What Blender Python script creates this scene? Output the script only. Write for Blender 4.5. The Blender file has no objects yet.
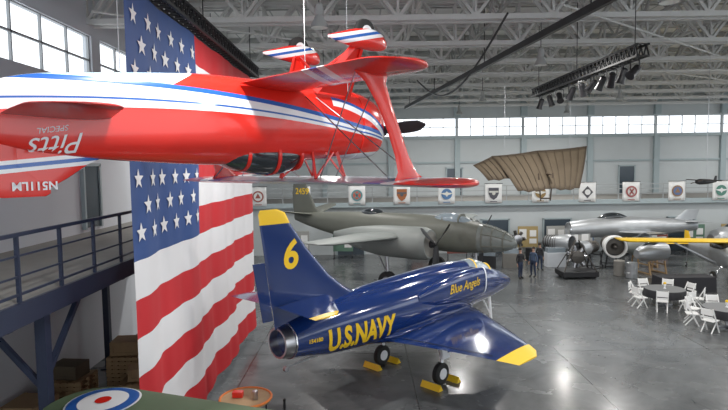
import bpy, bmesh, math, random
from mathutils import Vector, Matrix
from mathutils.bvhtree import BVHTree
R=random.Random(7)
sc=bpy.context.scene
C=sc.collection
sc.view_settings.view_transform='Standard'
pi=math.pi
def rad(a): return math.radians(a)
# ---------------------------------------------------------------- materials
def mth(nt,op,*a):
    n=nt.nodes.new('ShaderNodeMath'); n.operation=op
    for i,x in enumerate(a):
        if isinstance(x,(int,float)): n.inputs[i].default_value=x
        else: nt.links.new(x,n.inputs[i])
    return n.outputs[0]
def mixc(nt,fac,a,b):
    n=nt.nodes.new('ShaderNodeMix'); n.data_type='RGBA'
    for s,x in ((n.inputs[0],fac),(n.inputs[6],a),(n.inputs[7],b)):
        if isinstance(x,(int,float)): s.default_value=x
        elif isinstance(x,tuple): s.default_value=(x[0],x[1],x[2],1)
        else: nt.links.new(x,s)
    return n.outputs[2]
def mat(name,col,rough=.5,metal=0,noise=.12,nscale=3,bump=0,bscale=60,coat=0,emit=0,alpha=1,trans=0,colf=None):
    m=bpy.data.materials.new(name); m.use_nodes=True; nt=m.node_tree
    b=nt.nodes['Principled BSDF']
    b.inputs['Roughness'].default_value=rough; b.inputs['Metallic'].default_value=metal
    b.inputs['Coat Weight'].default_value=coat; b.inputs['Coat Roughness'].default_value=.08
    tc=nt.nodes.new('ShaderNodeTexCoord')
    base=col
    if colf: base=colf(nt,tc.outputs['Object'])
    if noise>0:
        nz=nt.nodes.new('ShaderNodeTexNoise'); nz.inputs['Scale'].default_value=nscale; nz.inputs['Detail'].default_value=5
        nt.links.new(tc.outputs['Object'],nz.inputs['Vector'])
        f=mth(nt,'MULTIPLY',nz.outputs[0],noise*1.6)
        dark=(col[0]*.35,col[1]*.35,col[2]*.35) if not colf else (.08,.08,.08)
        base=mixc(nt,f,base,dark)
    if isinstance(base,tuple): b.inputs['Base Color'].default_value=(base[0],base[1],base[2],1)
    else: nt.links.new(base,b.inputs['Base Color'])
    if bump>0:
        n2=nt.nodes.new('ShaderNodeTexNoise'); n2.inputs['Scale'].default_value=bscale
        nt.links.new(tc.outputs['Object'],n2.inputs['Vector'])
        bp=nt.nodes.new('ShaderNodeBump'); bp.inputs['Strength'].default_value=bump; bp.inputs['Distance'].default_value=.02
        nt.links.new(n2.outputs[0],bp.inputs['Height']); nt.links.new(bp.outputs[0],b.inputs['Normal'])
    if emit:
        b.inputs['Emission Color'].default_value=(col[0],col[1],col[2],1); b.inputs['Emission Strength'].default_value=emit
    if alpha<1: b.inputs['Alpha'].default_value=alpha
    if trans: b.inputs['Transmission Weight'].default_value=trans
    return m
def xyz(nt,v):
    s=nt.nodes.new('ShaderNodeSeparateXYZ'); nt.links.new(v,s.inputs[0]); return s.outputs
RED=(.72,.022,.012); WHT=(.82,.83,.85); BLU=(.02,.11,.42); LBL=(.45,.63,.80)
def pitts_body(nt,v):
    x,y,z=xyz(nt,v)
    x2=mth(nt,'MULTIPLY',x,x)
    c=mth(nt,'ADD',mth(nt,'ADD',mth(nt,'MULTIPLY',x,.13),mth(nt,'MULTIPLY',x2,.026)),-.09)
    d=mth(nt,'SUBTRACT',z,c)
    # band tapers toward the nose and widens to the tail
    w=mth(nt,'MAXIMUM',mth(nt,'ADD',.088,mth(nt,'MULTIPLY',x,-.026)),.03)
    col=RED
    e=mth(nt,'ADD',mth(nt,'ADD',x,2.25),mth(nt,'MULTIPLY',mth(nt,'ADD',z,.3),1.8))
    be=mth(nt,'LESS_THAN',d,0.0)
    col=mixc(nt,mth(nt,'MULTIPLY',mth(nt,'LESS_THAN',e,.0),be),col,WHT)
    col=mixc(nt,mth(nt,'MULTIPLY',mth(nt,'LESS_THAN',e,-.10),be),col,LBL)
    g=mth(nt,'ADD',mth(nt,'ADD',z,.42),mth(nt,'MULTIPLY',x,.03))
    col=mixc(nt,mth(nt,'MULTIPLY',mth(nt,'LESS_THAN',mth(nt,'ABSOLUTE',g),.030),mth(nt,'LESS_THAN',x,-1.9)),col,BLU)
    col=mixc(nt,mth(nt,'LESS_THAN',mth(nt,'ABSOLUTE',d),w),col,WHT)
    col=mixc(nt,mth(nt,'LESS_THAN',mth(nt,'ABSOLUTE',mth(nt,'ADD',d,mth(nt,'MULTIPLY',w,.9))),.030),col,BLU)
    col=mixc(nt,mth(nt,'LESS_THAN',mth(nt,'ABSOLUTE',mth(nt,'SUBTRACT',d,mth(nt,'MULTIPLY',w,.35))),.012),col,BLU)
    q=mth(nt,'SUBTRACT',x,.3)
    e2=mth(nt,'ADD',mth(nt,'ADD',z,.36),mth(nt,'MULTIPLY',mth(nt,'MULTIPLY',q,q),-.32))
    f=mth(nt,'GREATER_THAN',x,.4)
    col=mixc(nt,mth(nt,'MULTIPLY',mth(nt,'LESS_THAN',mth(nt,'ABSOLUTE',e2),.065),f),col,WHT)
    col=mixc(nt,mth(nt,'MULTIPLY',mth(nt,'LESS_THAN',mth(nt,'ABSOLUTE',mth(nt,'ADD',e2,.05)),.024),f),col,BLU)
    r=mth(nt,'SUBTRACT',x,1.9)
    e3=mth(nt,'ADD',mth(nt,'SUBTRACT',z,.42),mth(nt,'MULTIPLY',mth(nt,'MULTIPLY',r,r),-.05))
    col=mixc(nt,mth(nt,'MULTIPLY',mth(nt,'LESS_THAN',mth(nt,'ABSOLUTE',e3),.05),mth(nt,'GREATER_THAN',x,.5)),col,WHT)
    return col
def wing_bands(a,b,base=RED,c1=WHT,c2=BLU,slope=.25):
    def f(nt,v):
        x,y,z=xyz(nt,v)
        d=mth(nt,'ADD',mth(nt,'ABSOLUTE',y),mth(nt,'MULTIPLY',x,slope))
        col=mixc(nt,mth(nt,'MULTIPLY',mth(nt,'GREATER_THAN',d,a),mth(nt,'LESS_THAN',d,b)),base,c1)
        col=mixc(nt,mth(nt,'LESS_THAN',mth(nt,'ABSOLUTE',mth(nt,'SUBTRACT',d,(a+b)/2)),(b-a)*.17),col,c2)
        return col
    return f
def topwing_col(nt,v):
    x,y,z=xyz(nt,v)
    ay=mth(nt,'ABSOLUTE',y)
    dd=mth(nt,'ADD',ay,mth(nt,'MULTIPLY',x,-.6))
    col=mixc(nt,mth(nt,'LESS_THAN',dd,2.5),RED,WHT)
    col=mixc(nt,mth(nt,'LESS_THAN',dd,2.25),col,(.03,.12,.40))
    col=mixc(nt,mth(nt,'LESS_THAN',dd,1.9),col,(.42,.48,.58))
    return col
def pant_col(nt,v):
    x,y,z=xyz(nt,v)
    d=mth(nt,'ADD',z,mth(nt,'MULTIPLY',x,.25))
    col=mixc(nt,mth(nt,'LESS_THAN',mth(nt,'ABSOLUTE',mth(nt,'ADD',d,1.14)),.075),RED,WHT)
    col=mixc(nt,mth(nt,'LESS_THAN',mth(nt,'ABSOLUTE',mth(nt,'ADD',d,1.14)),.022),col,BLU)
    return col
def rudder_col(nt,v):
    x,y,z=xyz(nt,v)
    d=mth(nt,'ADD',z,mth(nt,'MULTIPLY',x,.10))
    col=mixc(nt,mth(nt,'LESS_THAN',mth(nt,'ABSOLUTE',mth(nt,'SUBTRACT',d,.19)),.065),RED,WHT)
    col=mixc(nt,mth(nt,'LESS_THAN',mth(nt,'ABSOLUTE',mth(nt,'SUBTRACT',d,.19)),.022),col,BLU)
    return col
m_red=mat('red_paint',RED,.25,coat=.6,noise=.04)
m_red_shade=mat('shaded_red_paint',(.42,.012,.01),.35,coat=.3,noise=.06)  # same red darkened: the stabilizer's underside shade is put into its colour
m_white=mat('white_paint',WHT,.35,noise=.05)
m_blue=mat('blue_paint',BLU,.3,noise=.05)
m_pitts=mat('stunt_livery',RED,.22,coat=.7,noise=.03,colf=pitts_body)
m_pwing=mat('stunt_wing',RED,.25,coat=.5,noise=.03,colf=wing_bands(1.0,1.4,slope=.5))
m_ptop=mat('stunt_top_wing',RED,.28,coat=.4,noise=.04,colf=topwing_col)
m_pant=mat('stunt_wheel_pant',RED,.25,coat=.6,noise=.03,colf=pant_col)
m_prud=mat('stunt_rudder',RED,.25,coat=.6,noise=.03,colf=rudder_col)
m_black=mat('black_paint',(.015,.015,.017),.4,noise=.05)
m_rubber=mat('rubber',(.02,.02,.02),.75,noise=.1)
m_glassd=mat('dark_canopy',(.02,.025,.03),.06,coat=1,noise=0)
m_glass=mat('clear_canopy',(.25,.3,.34),.05,coat=1,noise=0)
m_nose=mat('nose_glazing',(.20,.22,.21),.25,noise=.2)
m_navy=mat('navy_gloss',(.006,.026,.13),.14,coat=1,noise=.05,nscale=2)
m_yel=mat('yellow_paint',(.86,.55,.02),.35,noise=.04)
m_steel=mat('steel',(.5,.5,.52),.3,1,noise=.15)
m_chrome=mat('chrome',(.75,.76,.78),.15,1,noise=.05)
m_burnt=mat('burnt_metal',(.12,.11,.10),.45,.8,noise=.3)
m_silver=mat('aluminium_skin',(.50,.52,.54),.38,.6,noise=.25,nscale=2)
m_olive=mat('olive_drab',(.155,.16,.135),.5,noise=.25,nscale=1.2)
m_oliveg=mat('grey_underside',(.24,.26,.25),.5,noise=.2,nscale=1.2)
m_green=mat('green_fabric',(.10,.15,.08),.7,noise=.2,nscale=2)
m_rail=mat('dark_blue_steel',(.022,.03,.06),.45,noise=.1)
m_truss=mat('truss_paint',(.66,.66,.64),.6,noise=.15)
m_purlin=mat('purlin_grey',(.42,.43,.42),.6,noise=.15)
m_btruss=mat('black_truss',(.015,.015,.017),.5,.1,noise=.1)
m_conc=mat('concrete_dark',(.25,.24,.22),.7,noise=.2)
m_wallw=mat('white_wall',(.62,.65,.69),.75,noise=.10,nscale=.6,bump=.15,bscale=30)
m_wallf=mat('far_wall',(.56,.60,.61),.75,noise=.18,nscale=.5,bump=.1)
m_pil=mat('pilaster_teal',(.38,.45,.47),.7,noise=.1)
m_frame=mat('window_frame',(.38,.40,.41),.6,noise=.1)
m_wood=mat('plywood',(.45,.30,.16),.7,noise=.25,nscale=6)
m_tan=mat('tan_canvas',(.15,.115,.075),.8,noise=.4,nscale=2)
m_rib=mat('bamboo_rib',(.085,.06,.04),.6,noise=.2)
m_cloth=mat('black_linen',(.02,.02,.025),.8,noise=.15)
m_top=mat('grey_table_top',(.16,.165,.17),.45,noise=.1)
m_plast=mat('white_plastic',(.82,.82,.81),.4,noise=.04)
m_orange=mat('orange_paint',(.75,.2,.03),.5,noise=.1)
m_fred=mat('flag_red',(.56,.02,.028),.75,noise=.10,nscale=.8)
m_fwht=mat('flag_white',(.76,.76,.78),.75,noise=.06,nscale=.8)
m_fblu=mat('flag_blue',(.03,.075,.24),.75,noise=.10,nscale=.8)
m_skin=mat('skin',(.55,.33,.24),.6,noise=.05)
m_jeans=mat('jeans',(.03,.045,.09),.8,noise=.15)
m_shirt=mat('dark_shirt',(.03,.03,.035),.8,noise=.1)
m_shirt2=mat('grey_blue_shirt',(.08,.12,.2),.8,noise=.1)
m_hair=mat('hair',(.04,.025,.015),.7,noise=.1)
m_lamp=mat('lamp_glow',(1,.97,.9),.5,noise=0,emit=3)
def floor_col(nt,v):
    x,y,z=xyz(nt,v)
    def seam(s,p):
        t=mth(nt,'FRACT',mth(nt,'DIVIDE',mth(nt,'ADD',s,100.0),p))
        return mth(nt,'LESS_THAN',mth(nt,'ABSOLUTE',mth(nt,'SUBTRACT',t,.5)),.02/p)
    s=mth(nt,'MAXIMUM',seam(x,5.2),seam(y,6.1))
    nz=nt.nodes.new('ShaderNodeTexNoise'); nz.inputs['Scale'].default_value=.5; nz.inputs['Detail'].default_value=9; nz.inputs['Roughness'].default_value=.65; nz.inputs['Distortion'].default_value=.8
    nt.links.new(v,nz.inputs['Vector'])
    t=nt.nodes.new('ShaderNodeMapRange'); nt.links.new(nz.outputs[0],t.inputs[0]); t.inputs[1].default_value=.32; t.inputs[2].default_value=.68
    col=mixc(nt,t.outputs[0],(.055,.06,.063),(.155,.162,.165))
    return mixc(nt,mth(nt,'MULTIPLY',s,.85),col,(.02,.02,.02))
m_floor=mat('polished_concrete',(.2,.2,.2),.2,noise=.1,nscale=4,colf=floor_col)
nt=m_floor.node_tree; nz=nt.nodes.new('ShaderNodeTexNoise'); nz.inputs['Scale'].default_value=.8; nz.inputs['Detail'].default_value=6
tcn=[n for n in nt.nodes if n.type=='TEX_COORD'][0]; nt.links.new(tcn.outputs['Object'],nz.inputs['Vector'])
nt.links.new(mth(nt,'ADD',mth(nt,'MULTIPLY',nz.outputs[0],.26),.12),nt.nodes['Principled BSDF'].inputs['Roughness'])
nt.nodes['Principled BSDF'].inputs['Coat Weight'].default_value=.10
nt.nodes['Principled BSDF'].inputs['Coat Roughness'].default_value=.12
def ceil_col(nt,v):
    x,y,z=xyz(nt,v)
    t=mth(nt,'FRACT',mth(nt,'DIVIDE',mth(nt,'ADD',x,100.0),1.2))
    return mixc(nt,mth(nt,'LESS_THAN',t,.06),(.86,.86,.84),(.5,.51,.5))
m_ceil=mat('roof_deck',(.8,.8,.8),.8,noise=.06,nscale=.7,colf=ceil_col)
# ---------------------------------------------------------------- mesh builder
class M:
    def __init__(s): s.v=[]; s.f=[]; s.m=[]
    def add(s,vs,fs,mi=0):
        o=len(s.v); s.v+= [Vector(p) for p in vs]
        for f in fs: s.f.append([i+o for i in f]); s.m.append(mi)
        return s
    def box(s,c,d,mi=0,rz=0,rx=0,ry=0):
        mt=Matrix.Translation(c)@Matrix.Rotation(rz,4,'Z')@Matrix.Rotation(ry,4,'Y')@Matrix.Rotation(rx,4,'X')
        vs=[mt@Vector((x*d[0]/2,y*d[1]/2,z*d[2]/2)) for x in(-1,1) for y in(-1,1) for z in(-1,1)]
        return s.add(vs,[(0,1,3,2),(4,6,7,5),(0,4,5,1),(2,3,7,6),(0,2,6,4),(1,5,7,3)],mi)
    def frame(s,a,b):
        a=Vector(a);b=Vector(b);d=(b-a).normalized()
        u=d.cross(Vector((0,0,1)))
        if u.length<1e-3: u=Vector((1,0,0))
        u.normalize(); w=u.cross(d); return a,b,u,w
    def bar(s,a,b,w,h=None,mi=0):
        h=h or w; a,b,u,t=s.frame(a,b)
        vs=[p+u*(i*w/2)+t*(j*h/2) for p in(a,b) for i,j in((-1,-1),(1,-1),(1,1),(-1,1))]
        return s.add(vs,[(0,1,2,3),(7,6,5,4),(0,4,5,1),(1,5,6,2),(2,6,7,3),(3,7,4,0)],mi)
    def cyl(s,a,b,r,r2=None,n=12,mi=0):
        r2=r if r2 is None else r2; a,b,u,t=s.frame(a,b)
        ra=[a+(u*math.cos(k*2*pi/n)+t*math.sin(k*2*pi/n))*r for k in range(n)]
        rb=[b+(u*math.cos(k*2*pi/n)+t*math.sin(k*2*pi/n))*r2 for k in range(n)]
        return s.loft([ra,rb],mi)
    def loft(s,rings,mi=0,caps=True,closed=True):
        n=len(rings[0]); vs=[p for r in rings for p in r]; fs=[]
        for i in range(len(rings)-1):
            for k in range(n if closed else n-1):
                k2=(k+1)%n; fs.append((i*n+k,i*n+k2,(i+1)*n+k2,(i+1)*n+k))
        if caps and closed: fs.append(tuple(range(n))[::-1]); fs.append(tuple((len(rings)-1)*n+k for k in range(n)))
        return s.add(vs,fs,mi)
    def lathe(s,c,axis,prof,n=28,mi=0,caps=True):
        a,b,u,t=s.frame(c,Vector(c)+Vector(axis)); d=(b-a).normalized()
        return s.loft([[a+d*h+(u*math.cos(k*2*pi/n)+t*math.sin(k*2*pi/n))*r for k in range(n)] for h,r in prof],mi,caps)
    def torus(s,c,axis,Rr,r,n=24,k=10,mi=0):
        a,b,u,t=s.frame(c,Vector(c)+Vector(axis)); d=(b-a).normalized(); rings=[]
        for i in range(n+1):
            q=i*2*pi/n; e=u*math.cos(q)+t*math.sin(q)
            rings.append([a+e*(Rr+r*math.cos(j*2*pi/k))+d*(r*math.sin(j*2*pi/k)) for j in range(k)])
        return s.loft(rings,mi,False)
    def sphere(s,c,r,n=16,mi=0):
        r=r if isinstance(r,tuple) else (r,r,r); rings=[]
        for i in range(1,n//2+0):
            q=pi*i/(n//2); rings.append([Vector(c)+Vector((r[0]*math.sin(q)*math.cos(k*2*pi/n),r[1]*math.sin(q)*math.sin(k*2*pi/n),r[2]*math.cos(q))) for k in range(n)])
        return s.loft(rings,mi)
    def obj(s,name,mats,parent=None,label=None,smooth=True,sharp=35,bevel=0,loc=None):
        me=bpy.data.meshes.new(name); me.from_pydata([tuple(p) for p in s.v],[],s.f)
        for m in (mats if isinstance(mats,(list,tuple)) else [mats]): me.materials.append(m)
        me.polygons.foreach_set('material_index',s.m)
        bm=bmesh.new(); bm.from_mesh(me); bmesh.ops.recalc_face_normals(bm,faces=bm.faces); bm.to_mesh(me); bm.free()
        if smooth:
            me.polygons.foreach_set('use_smooth',[True]*len(me.polygons)); me.set_sharp_from_angle(angle=rad(sharp))
        o=bpy.data.objects.new(name,me); C.objects.link(o)
        if parent: o.parent=parent
        if loc: o.location=loc
        if label: o['label']=label
        if bevel:
            b=o.modifiers.new('bevel','BEVEL'); b.width=bevel; b.segments=2; b.limit_method='ANGLE'
        return o
    def bvh(s): return BVHTree.FromPolygons([tuple(p) for p in s.v],s.f)
def top(o,label,cat,group=None):
    o['label']=label; o['category']=cat
    if group: o['group']=group
    return o
def emp(name,loc,label,cat,rz=0,rot=None,group=None):
    o=bpy.data.objects.new(name,None); o.empty_display_size=.3; C.objects.link(o); o.location=loc
    o.rotation_euler=rot or (0,0,rz)
    return top(o,label,cat,group)
def struct(o): o['kind']='structure'; return o
def clone(root,loc,rz=0,label=None):
    def rec(o,par):
        n=o.copy(); C.objects.link(n)
        if par: n.parent=par
        for ch in o.children: rec(ch,n)
        return n
    n=rec(root,None); n.location=loc; n.rotation_euler=(root.rotation_euler[0],root.rotation_euler[1],rz)
    if label: n['label']=label
    return n
def interp(st,n):
    out=[]; xs=[p[0] for p in st]
    def slope(i,k):
        if i==0: return (st[1][k]-st[0][k])/(xs[1]-xs[0])
        if i==len(st)-1: return (st[-1][k]-st[-2][k])/(xs[-1]-xs[-2])
        return (st[i+1][k]-st[i-1][k])/(xs[i+1]-xs[i-1])
    for i in range(len(st)-1):
        h=xs[i+1]-xs[i]
        for j in range(n):
            t=j/n; r=[xs[i]+h*t]
            for k in range(1,len(st[0])):
                a,b=st[i][k],st[i+1][k]; m0=slope(i,k)*h; m1=slope(i+1,k)*h
                r.append((2*t**3-3*t*t+1)*a+(t**3-2*t*t+t)*m0+(-2*t**3+3*t*t)*b+(t**3-t*t)*m1)
            out.append(r)
    out.append(list(st[-1])); return out
def ringx(x,w,zc,h,p=1.0,n=32,y0=0):
    r=[]
    for k in range(n):
        a=k*2*pi/n; c,sn=math.cos(a),math.sin(a)
        r.append(Vector((x,y0+w*math.copysign(abs(c)**p,c),zc+h*math.copysign(abs(sn)**p,sn))))
    return r
def fus(m,st,n=4,p=.85,mi=0,y0=0,caps=True,ng=32):
    m.loft([ringx(s[0],max(s[1],.005),s[2],max(s[3],.005),p,ng,y0) for s in interp(st,n)],mi,caps); return m
def foil(le,te,th,n=12):
    pts=[]; c=le-te
    for i in range(2*n):
        if i<n: x=.5*(1+math.cos(pi*i/n)); sg=1
        else: x=.5*(1-math.cos(pi*(i-n)/n)); sg=-1
        yt=5*th*(.2969*math.sqrt(x)-.126*x-.3516*x*x+.2843*x**3-.1015*x**4)
        pts.append((le-x*c,sg*(yt*c+.004)+( .0)))
    return pts
def wing(m,st,mi=0):
    m.loft([[Vector((px,s[0],s[3]+pz)) for px,pz in foil(s[1],s[2],s[4])] for s in st],mi); return m
def fin(m,st,mi=0):
    m.loft([[Vector((px,pz,s[0])) for px,pz in foil(s[1],s[2],s[3])] for s in st],mi); return m
def text_mesh(txt,size,shear=0,bold=.0,sx=1):
    cu=bpy.data.curves.new('lettering','FONT'); cu.body=txt; cu.size=size; cu.align_x='CENTER'; cu.align_y='CENTER'; cu.shear=max(shear,0); cu.offset=bold; cu.resolution_u=4
    o=bpy.data.objects.new('lettering',cu); C.objects.link(o); bpy.context.view_layer.update()
    me=bpy.data.meshes.new_from_object(o.evaluated_get(bpy.context.evaluated_depsgraph_get()))
    bpy.data.objects.remove(o); bpy.data.curves.remove(cu)
    for v in me.vertices:
        if shear<0: v.co.x+=shear*v.co.y
        v.co.x*=sx
    return me
def decal(name,me,mtx,mt,parent,bvh=None,d=None,step=.07,off=.012,label=None):
    bm=bmesh.new(); bm.from_mesh(me)
    bmesh.ops.remove_doubles(bm,verts=bm.verts,dist=.0001)
    if bvh:
        for ax in (0,1):
            lo=min(v.co[ax] for v in bm.verts); hi=max(v.co[ax] for v in bm.verts); t=lo+step
            while t<hi:
                co=[0,0,0];no=[0,0,0];co[ax]=t;no[ax]=1
                bmesh.ops.bisect_plane(bm,geom=bm.verts[:]+bm.edges[:]+bm.faces[:],plane_co=co,plane_no=no); t+=step
    bm.transform(mtx)
    if bvh:
        d=Vector(d)
        for v in bm.verts:
            h=bvh.ray_cast(v.co-d*4,d)
            if h[0]: v.co=h[0]-d*off
    me2=bpy.data.meshes.new(name); bm.to_mesh(me2); bm.free(); me2.materials.clear(); me2.materials.append(mt)
    o=bpy.data.objects.new(name,me2); C.objects.link(o)
    if parent: o.parent=parent
    if label: o['label']=label
    return o
def side_mtx(x,z,side,rot=0):
    if side<0: return Matrix.Translation((x,-.0,z))@Matrix.Rotation(pi/2,4,'X')@Matrix.Rotation(rot,4,'Z')
    return Matrix.Translation((x,0,z))@Matrix.Rotation(pi,4,'Z')@Matrix.Rotation(pi/2,4,'X')@Matrix.Rotation(rot,4,'Z')
def wheel(parent,c,r,w,hubm=None,nm='wheel'):
    m=M(); m.lathe(Vector(c)-Vector((0,w/2,0)),(0,1,0),[(0,r*.55),(0,r*.85),(w*.15,r*.97),(w*.5,r),(w*.85,r*.97),(w,r*.85),(w,r*.55)],24,0)
    m.lathe(Vector(c)-Vector((0,w/2+.01,0)),(0,1,0),[(0,r*.2),(0,r*.5),(w+.02,r*.5),(w+.02,r*.2)],20,1)
    return m.obj(nm,[m_rubber,hubm or m_white],parent)
# ---------------------------------------------------------------- camera, world
cam=bpy.data.cameras.new('camera'); co=bpy.data.objects.new('camera',cam); C.objects.link(co)
cam.lens=27.7; cam.sensor_width=36; cam.clip_end=300
co.matrix_world=Matrix.Translation((0,0,6.5))@Matrix.Rotation(rad(90-4.09),4,'X')@Matrix.Rotation(rad(-.8),4,'Z')
sc.camera=co
w=bpy.data.worlds.new('world'); sc.world=w; w.use_nodes=True
w.node_tree.nodes['Background'].inputs[0].default_value=(.90,.95,1,1); w.node_tree.nodes['Background'].inputs[1].default_value=1.9
# ---------------------------------------------------------------- room
XL,XR,YF,YM=-9,42,48,40
Y0=-12
CZ=13.2
struct(M().box(((XL+XR)/2,(Y0+YF)/2,-.1),(XR-XL+1,YF-Y0+1,.2)).obj('floor',m_floor,smooth=False))
struct(M().box(((XL+XR)/2,(Y0+YF)/2,CZ+.1),(XR-XL+1,YF-Y0+1,.2)).obj('ceiling',m_ceil,smooth=False))
def wall_strip(m,z0,z1,x=None,y=None,a=None,b=None,mi=0,t=.3):
    if x is not None: m.box((x,(a+b)/2,(z0+z1)/2),(t,b-a,z1-z0),mi)
    else: m.box(((a+b)/2,y,(z0+z1)/2),(b-a,t,z1-z0),mi)
m=M(); wall_strip(m,0,9.3,x=XL-.15,a=Y0,b=YF); wall_strip(m,10.9,CZ,x=XL-.15,a=Y0,b=YF)
yy=Y0
while yy<YF: m.box((XL-.15,yy+.3,10.1),(.3,.6,1.6)); yy+=6.2
struct(m.obj('wall_left',m_wallw,smooth=False))
m=M(); wall_strip(m,3.6,8.85,y=YF+.15,a=XL,b=XR); wall_strip(m,10.35,CZ,y=YF+.15,a=XL,b=XR); wall_strip(m,0,3.6,y=YF+.15,a=XL,b=XR)
struct(m.obj('wall_far',m_wallf,smooth=False))
m=M(); wall_strip(m,0,5,x=XR+.15,a=Y0,b=YF); wall_strip(m,11.5,CZ,x=XR+.15,a=Y0,b=YF)
for k in range(11): m.box((XR+.15,Y0+k*6,8.25),(.3,.5,6.5))
struct(m.obj('wall_right',m_wallf,smooth=False))
wi=1
def win_grid(p0,p1,z0,z1,nx,nz,axis):
    global wi
    m=M(); t=.05
    for i in range(nx+1):
        s=p0+(p1-p0)*i/nx; w_=.12 if i in(0,nx) else t
        if axis=='y': m.box((XL-.12,s,(z0+z1)/2),(.08,w_,z1-z0))
        else: m.box((s,YF+.12,(z0+z1)/2),(w_,.08,z1-z0))
    for j in range(nz+1):
        z=z0+(z1-z0)*j/nz
        if axis=='y': m.box((XL-.12,(p0+p1)/2,z),(.08,p1-p0,.06))
        else: m.box(((p0+p1)/2,YF+.12,z),(p1-p0,.08,.05))
    struct(m.obj('window_%d'%wi,m_frame,smooth=False)); wi+=1
yy=Y0
while yy<YF-1:
    win_grid(yy+.6,min(yy+6.2,YF),9.3,10.9,4,2,'y'); yy+=6.2
for k in range(9):
    a=XL+.1+k*5.65; win_grid(a,a+5.55,8.85,10.35,5,2,'x')
    m=M().box((a+5.6,YF+.1,9.6),(.12,.3,1.52)); struct(m.obj('trim_%d'%(k+1),m_wallf,smooth=False))
    m=M().box((a+5.6,YF-.12,6.3),(.45,.3,5.0)).box((a+5.6,YF-.16,11.7),(.5,.36,2.5))
    struct(m.obj('trim_%d'%(k+21),m_pil,smooth=False))
struct(M().box(((XL+XR)/2,YF-.1,8.7),(XR-XL,.25,.22)).obj('trim_31',m_pil,smooth=False))
struct(M().box(((XL+XR)/2,YF-.1,6.6),(XR-XL,.12,.14)).obj('trim_32',m_pil,smooth=False))
struct(M().box(((XL+XR)/2,(YM+YF)/2,3.65),(XR-XL,YF-YM,.3)).obj('floor_mezzanine',m_conc,smooth=False))
m=M(); wall_strip(m,0,3.5,y=YM+.6,a=XL,b=XR,t=.2)
struct(m.obj('wall_mezzanine',m_wallf,smooth=False))
m=M(); 
for z in (4.2,4.55,4.88): m.bar((XL,YM,z),(XR,YM,z),.05)
x=XL
while x<XR: m.bar((x,YM,3.8),(x,YM,4.9),.05); x+=1.6
struct(m.obj('trim_41',m_frame,smooth=False))
struct(M().box(((XL+XR)/2,YM-.03,3.65),(XR-XL,.08,.34)).obj('trim_42',m_pil,smooth=False))
dn=1
def door(x,y,z,w_,h,mt=m_black,axis='x'):
    global dn
    m=M()
    if axis=='x':
        m.box((x,y,z+h/2),(w_,.06,h),0); 
        for s in(-1,1): m.box((x+s*(w_/2+.05),y-.02,z+h/2),(.1,.12,h+.1),1)
        m.box((x,y-.02,z+h+.03),(w_+.2,.12,.1),1)
    else:
        m.box((x,y,z+h/2),(.06,w_,h),0)
        for s in(-1,1): m.box((x+.02,y+s*(w_/2+.05),z+h/2),(.12,.1,h+.1),1)
        m.box((x+.02,y,z+h+.03),(.12,w_+.2,.1),1)
    struct(m.obj('door_%d'%dn,[mt,m_pil],smooth=False)); dn+=1
m_dgl=mat('dark_glass',(.06,.08,.1),.15,noise=.1)
for px in (455,628): door((px-364)/560*47.7,YF-.06,3.8,1.25,2.3,m_dgl)
door((565-364)/560*47.7,YF-.06,3.8,1.0,2.1,m_pil)
for x in (-1,4,9.5,14,18.5,23,27.5): door(x,YM+.46,0,1.9,2.4,m_dgl)
door(XL+.04,18.4,4.6,1.0,2.0,m_dgl,'y')
door(XL+.04,12.3,0,1.2,2.3,m_dgl,'y')
# ---------------------------------------------------------------- near balcony
BX=-5.36; dz=4.45
struct(M().box(((XL+BX)/2,5,dz-.09),(BX-XL,34,.18)).obj('floor_balcony',m_conc,smooth=False))
m=M().box((BX+.04,5,dz-.18),(.1,34,.36)).box((BX-.05,5,dz-.33),(.2,34,.05))
for y in range(-10,22,2): m.box(((XL+BX)/2,y+.3,dz-.3),(BX-XL,.12,.22))
struct(m.obj('trim_51',m_rail,smooth=False))
m=M()
for z,t in ((1.05,.06),(.72,.03),(.4,.03),(.12,.04)): m.bar((BX,-8,dz+z),(BX,22,dz+z),t)
for k in range(25): m.bar((BX,-7.3+k*1.22,dz),(BX,-7.3+k*1.22,dz+1.05),.055)
top(m.obj('balcony_railing',m_rail,smooth=False),'dark blue steel guard railing along the balcony edge','railing')
for (x,y) in ((BX-.16,3),(BX-.16,9.4),(BX-.16,16),(-8.4,17.9)):
    m=M().box((x,y,2.04),(.18,.18,4.08)).box((x,y,.02),(.4,.4,.04))
    m.bar((x,y,2.9),(x-.0,y+1.2,4.02),.09); m.bar((x,y,2.7),(x+(-1.1 if x>-7 else 1.1),y,4.0),.09)
    top(m.obj('support_column',m_rail,smooth=False),'dark steel column with knee braces under the balcony','column','balcony support columns')
# ---------------------------------------------------------------- roof trusses
def truss(name,a,b,h,w_,seg,mt,lab,cat,group,t=.1,tw=.06,double=False):
    a=Vector(a);b=Vector(b);d=(b-a);L=d.length;u=d.normalized();side=Vector((-u.y,u.x,0))*w_/2
    m=M()
    sides=(side,-side) if w_>0 else (Vector((0,0,0)),)
    for s in sides:
        m.bar(a+s,b+s,t); m.bar(a+s+Vector((0,0,h)),b+s+Vector((0,0,h)),t)
        for i in range(seg):
            p=a+s+u*(L*i/seg); q=a+s+u*(L*(i+1)/seg); mid=(p+q)/2
            m.bar(p,mid+Vector((0,0,h)),tw); m.bar(mid+Vector((0,0,h)),q,tw)
            if double: m.bar(p,p+Vector((0,0,h)),tw*.8)
    if w_>0:
        for i in range(seg):
            p=a+u*(L*i/seg); q=a+u*(L*(i+1)/seg)
            for z in(0,h): m.bar(p+side+Vector((0,0,z)),q-side+Vector((0,0,z)),tw*.8); m.bar(p+side+Vector((0,0,z)),p-side+Vector((0,0,z)),tw*.8)
    return top(m.obj(name,mt,smooth=False),lab,cat,group)
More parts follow.
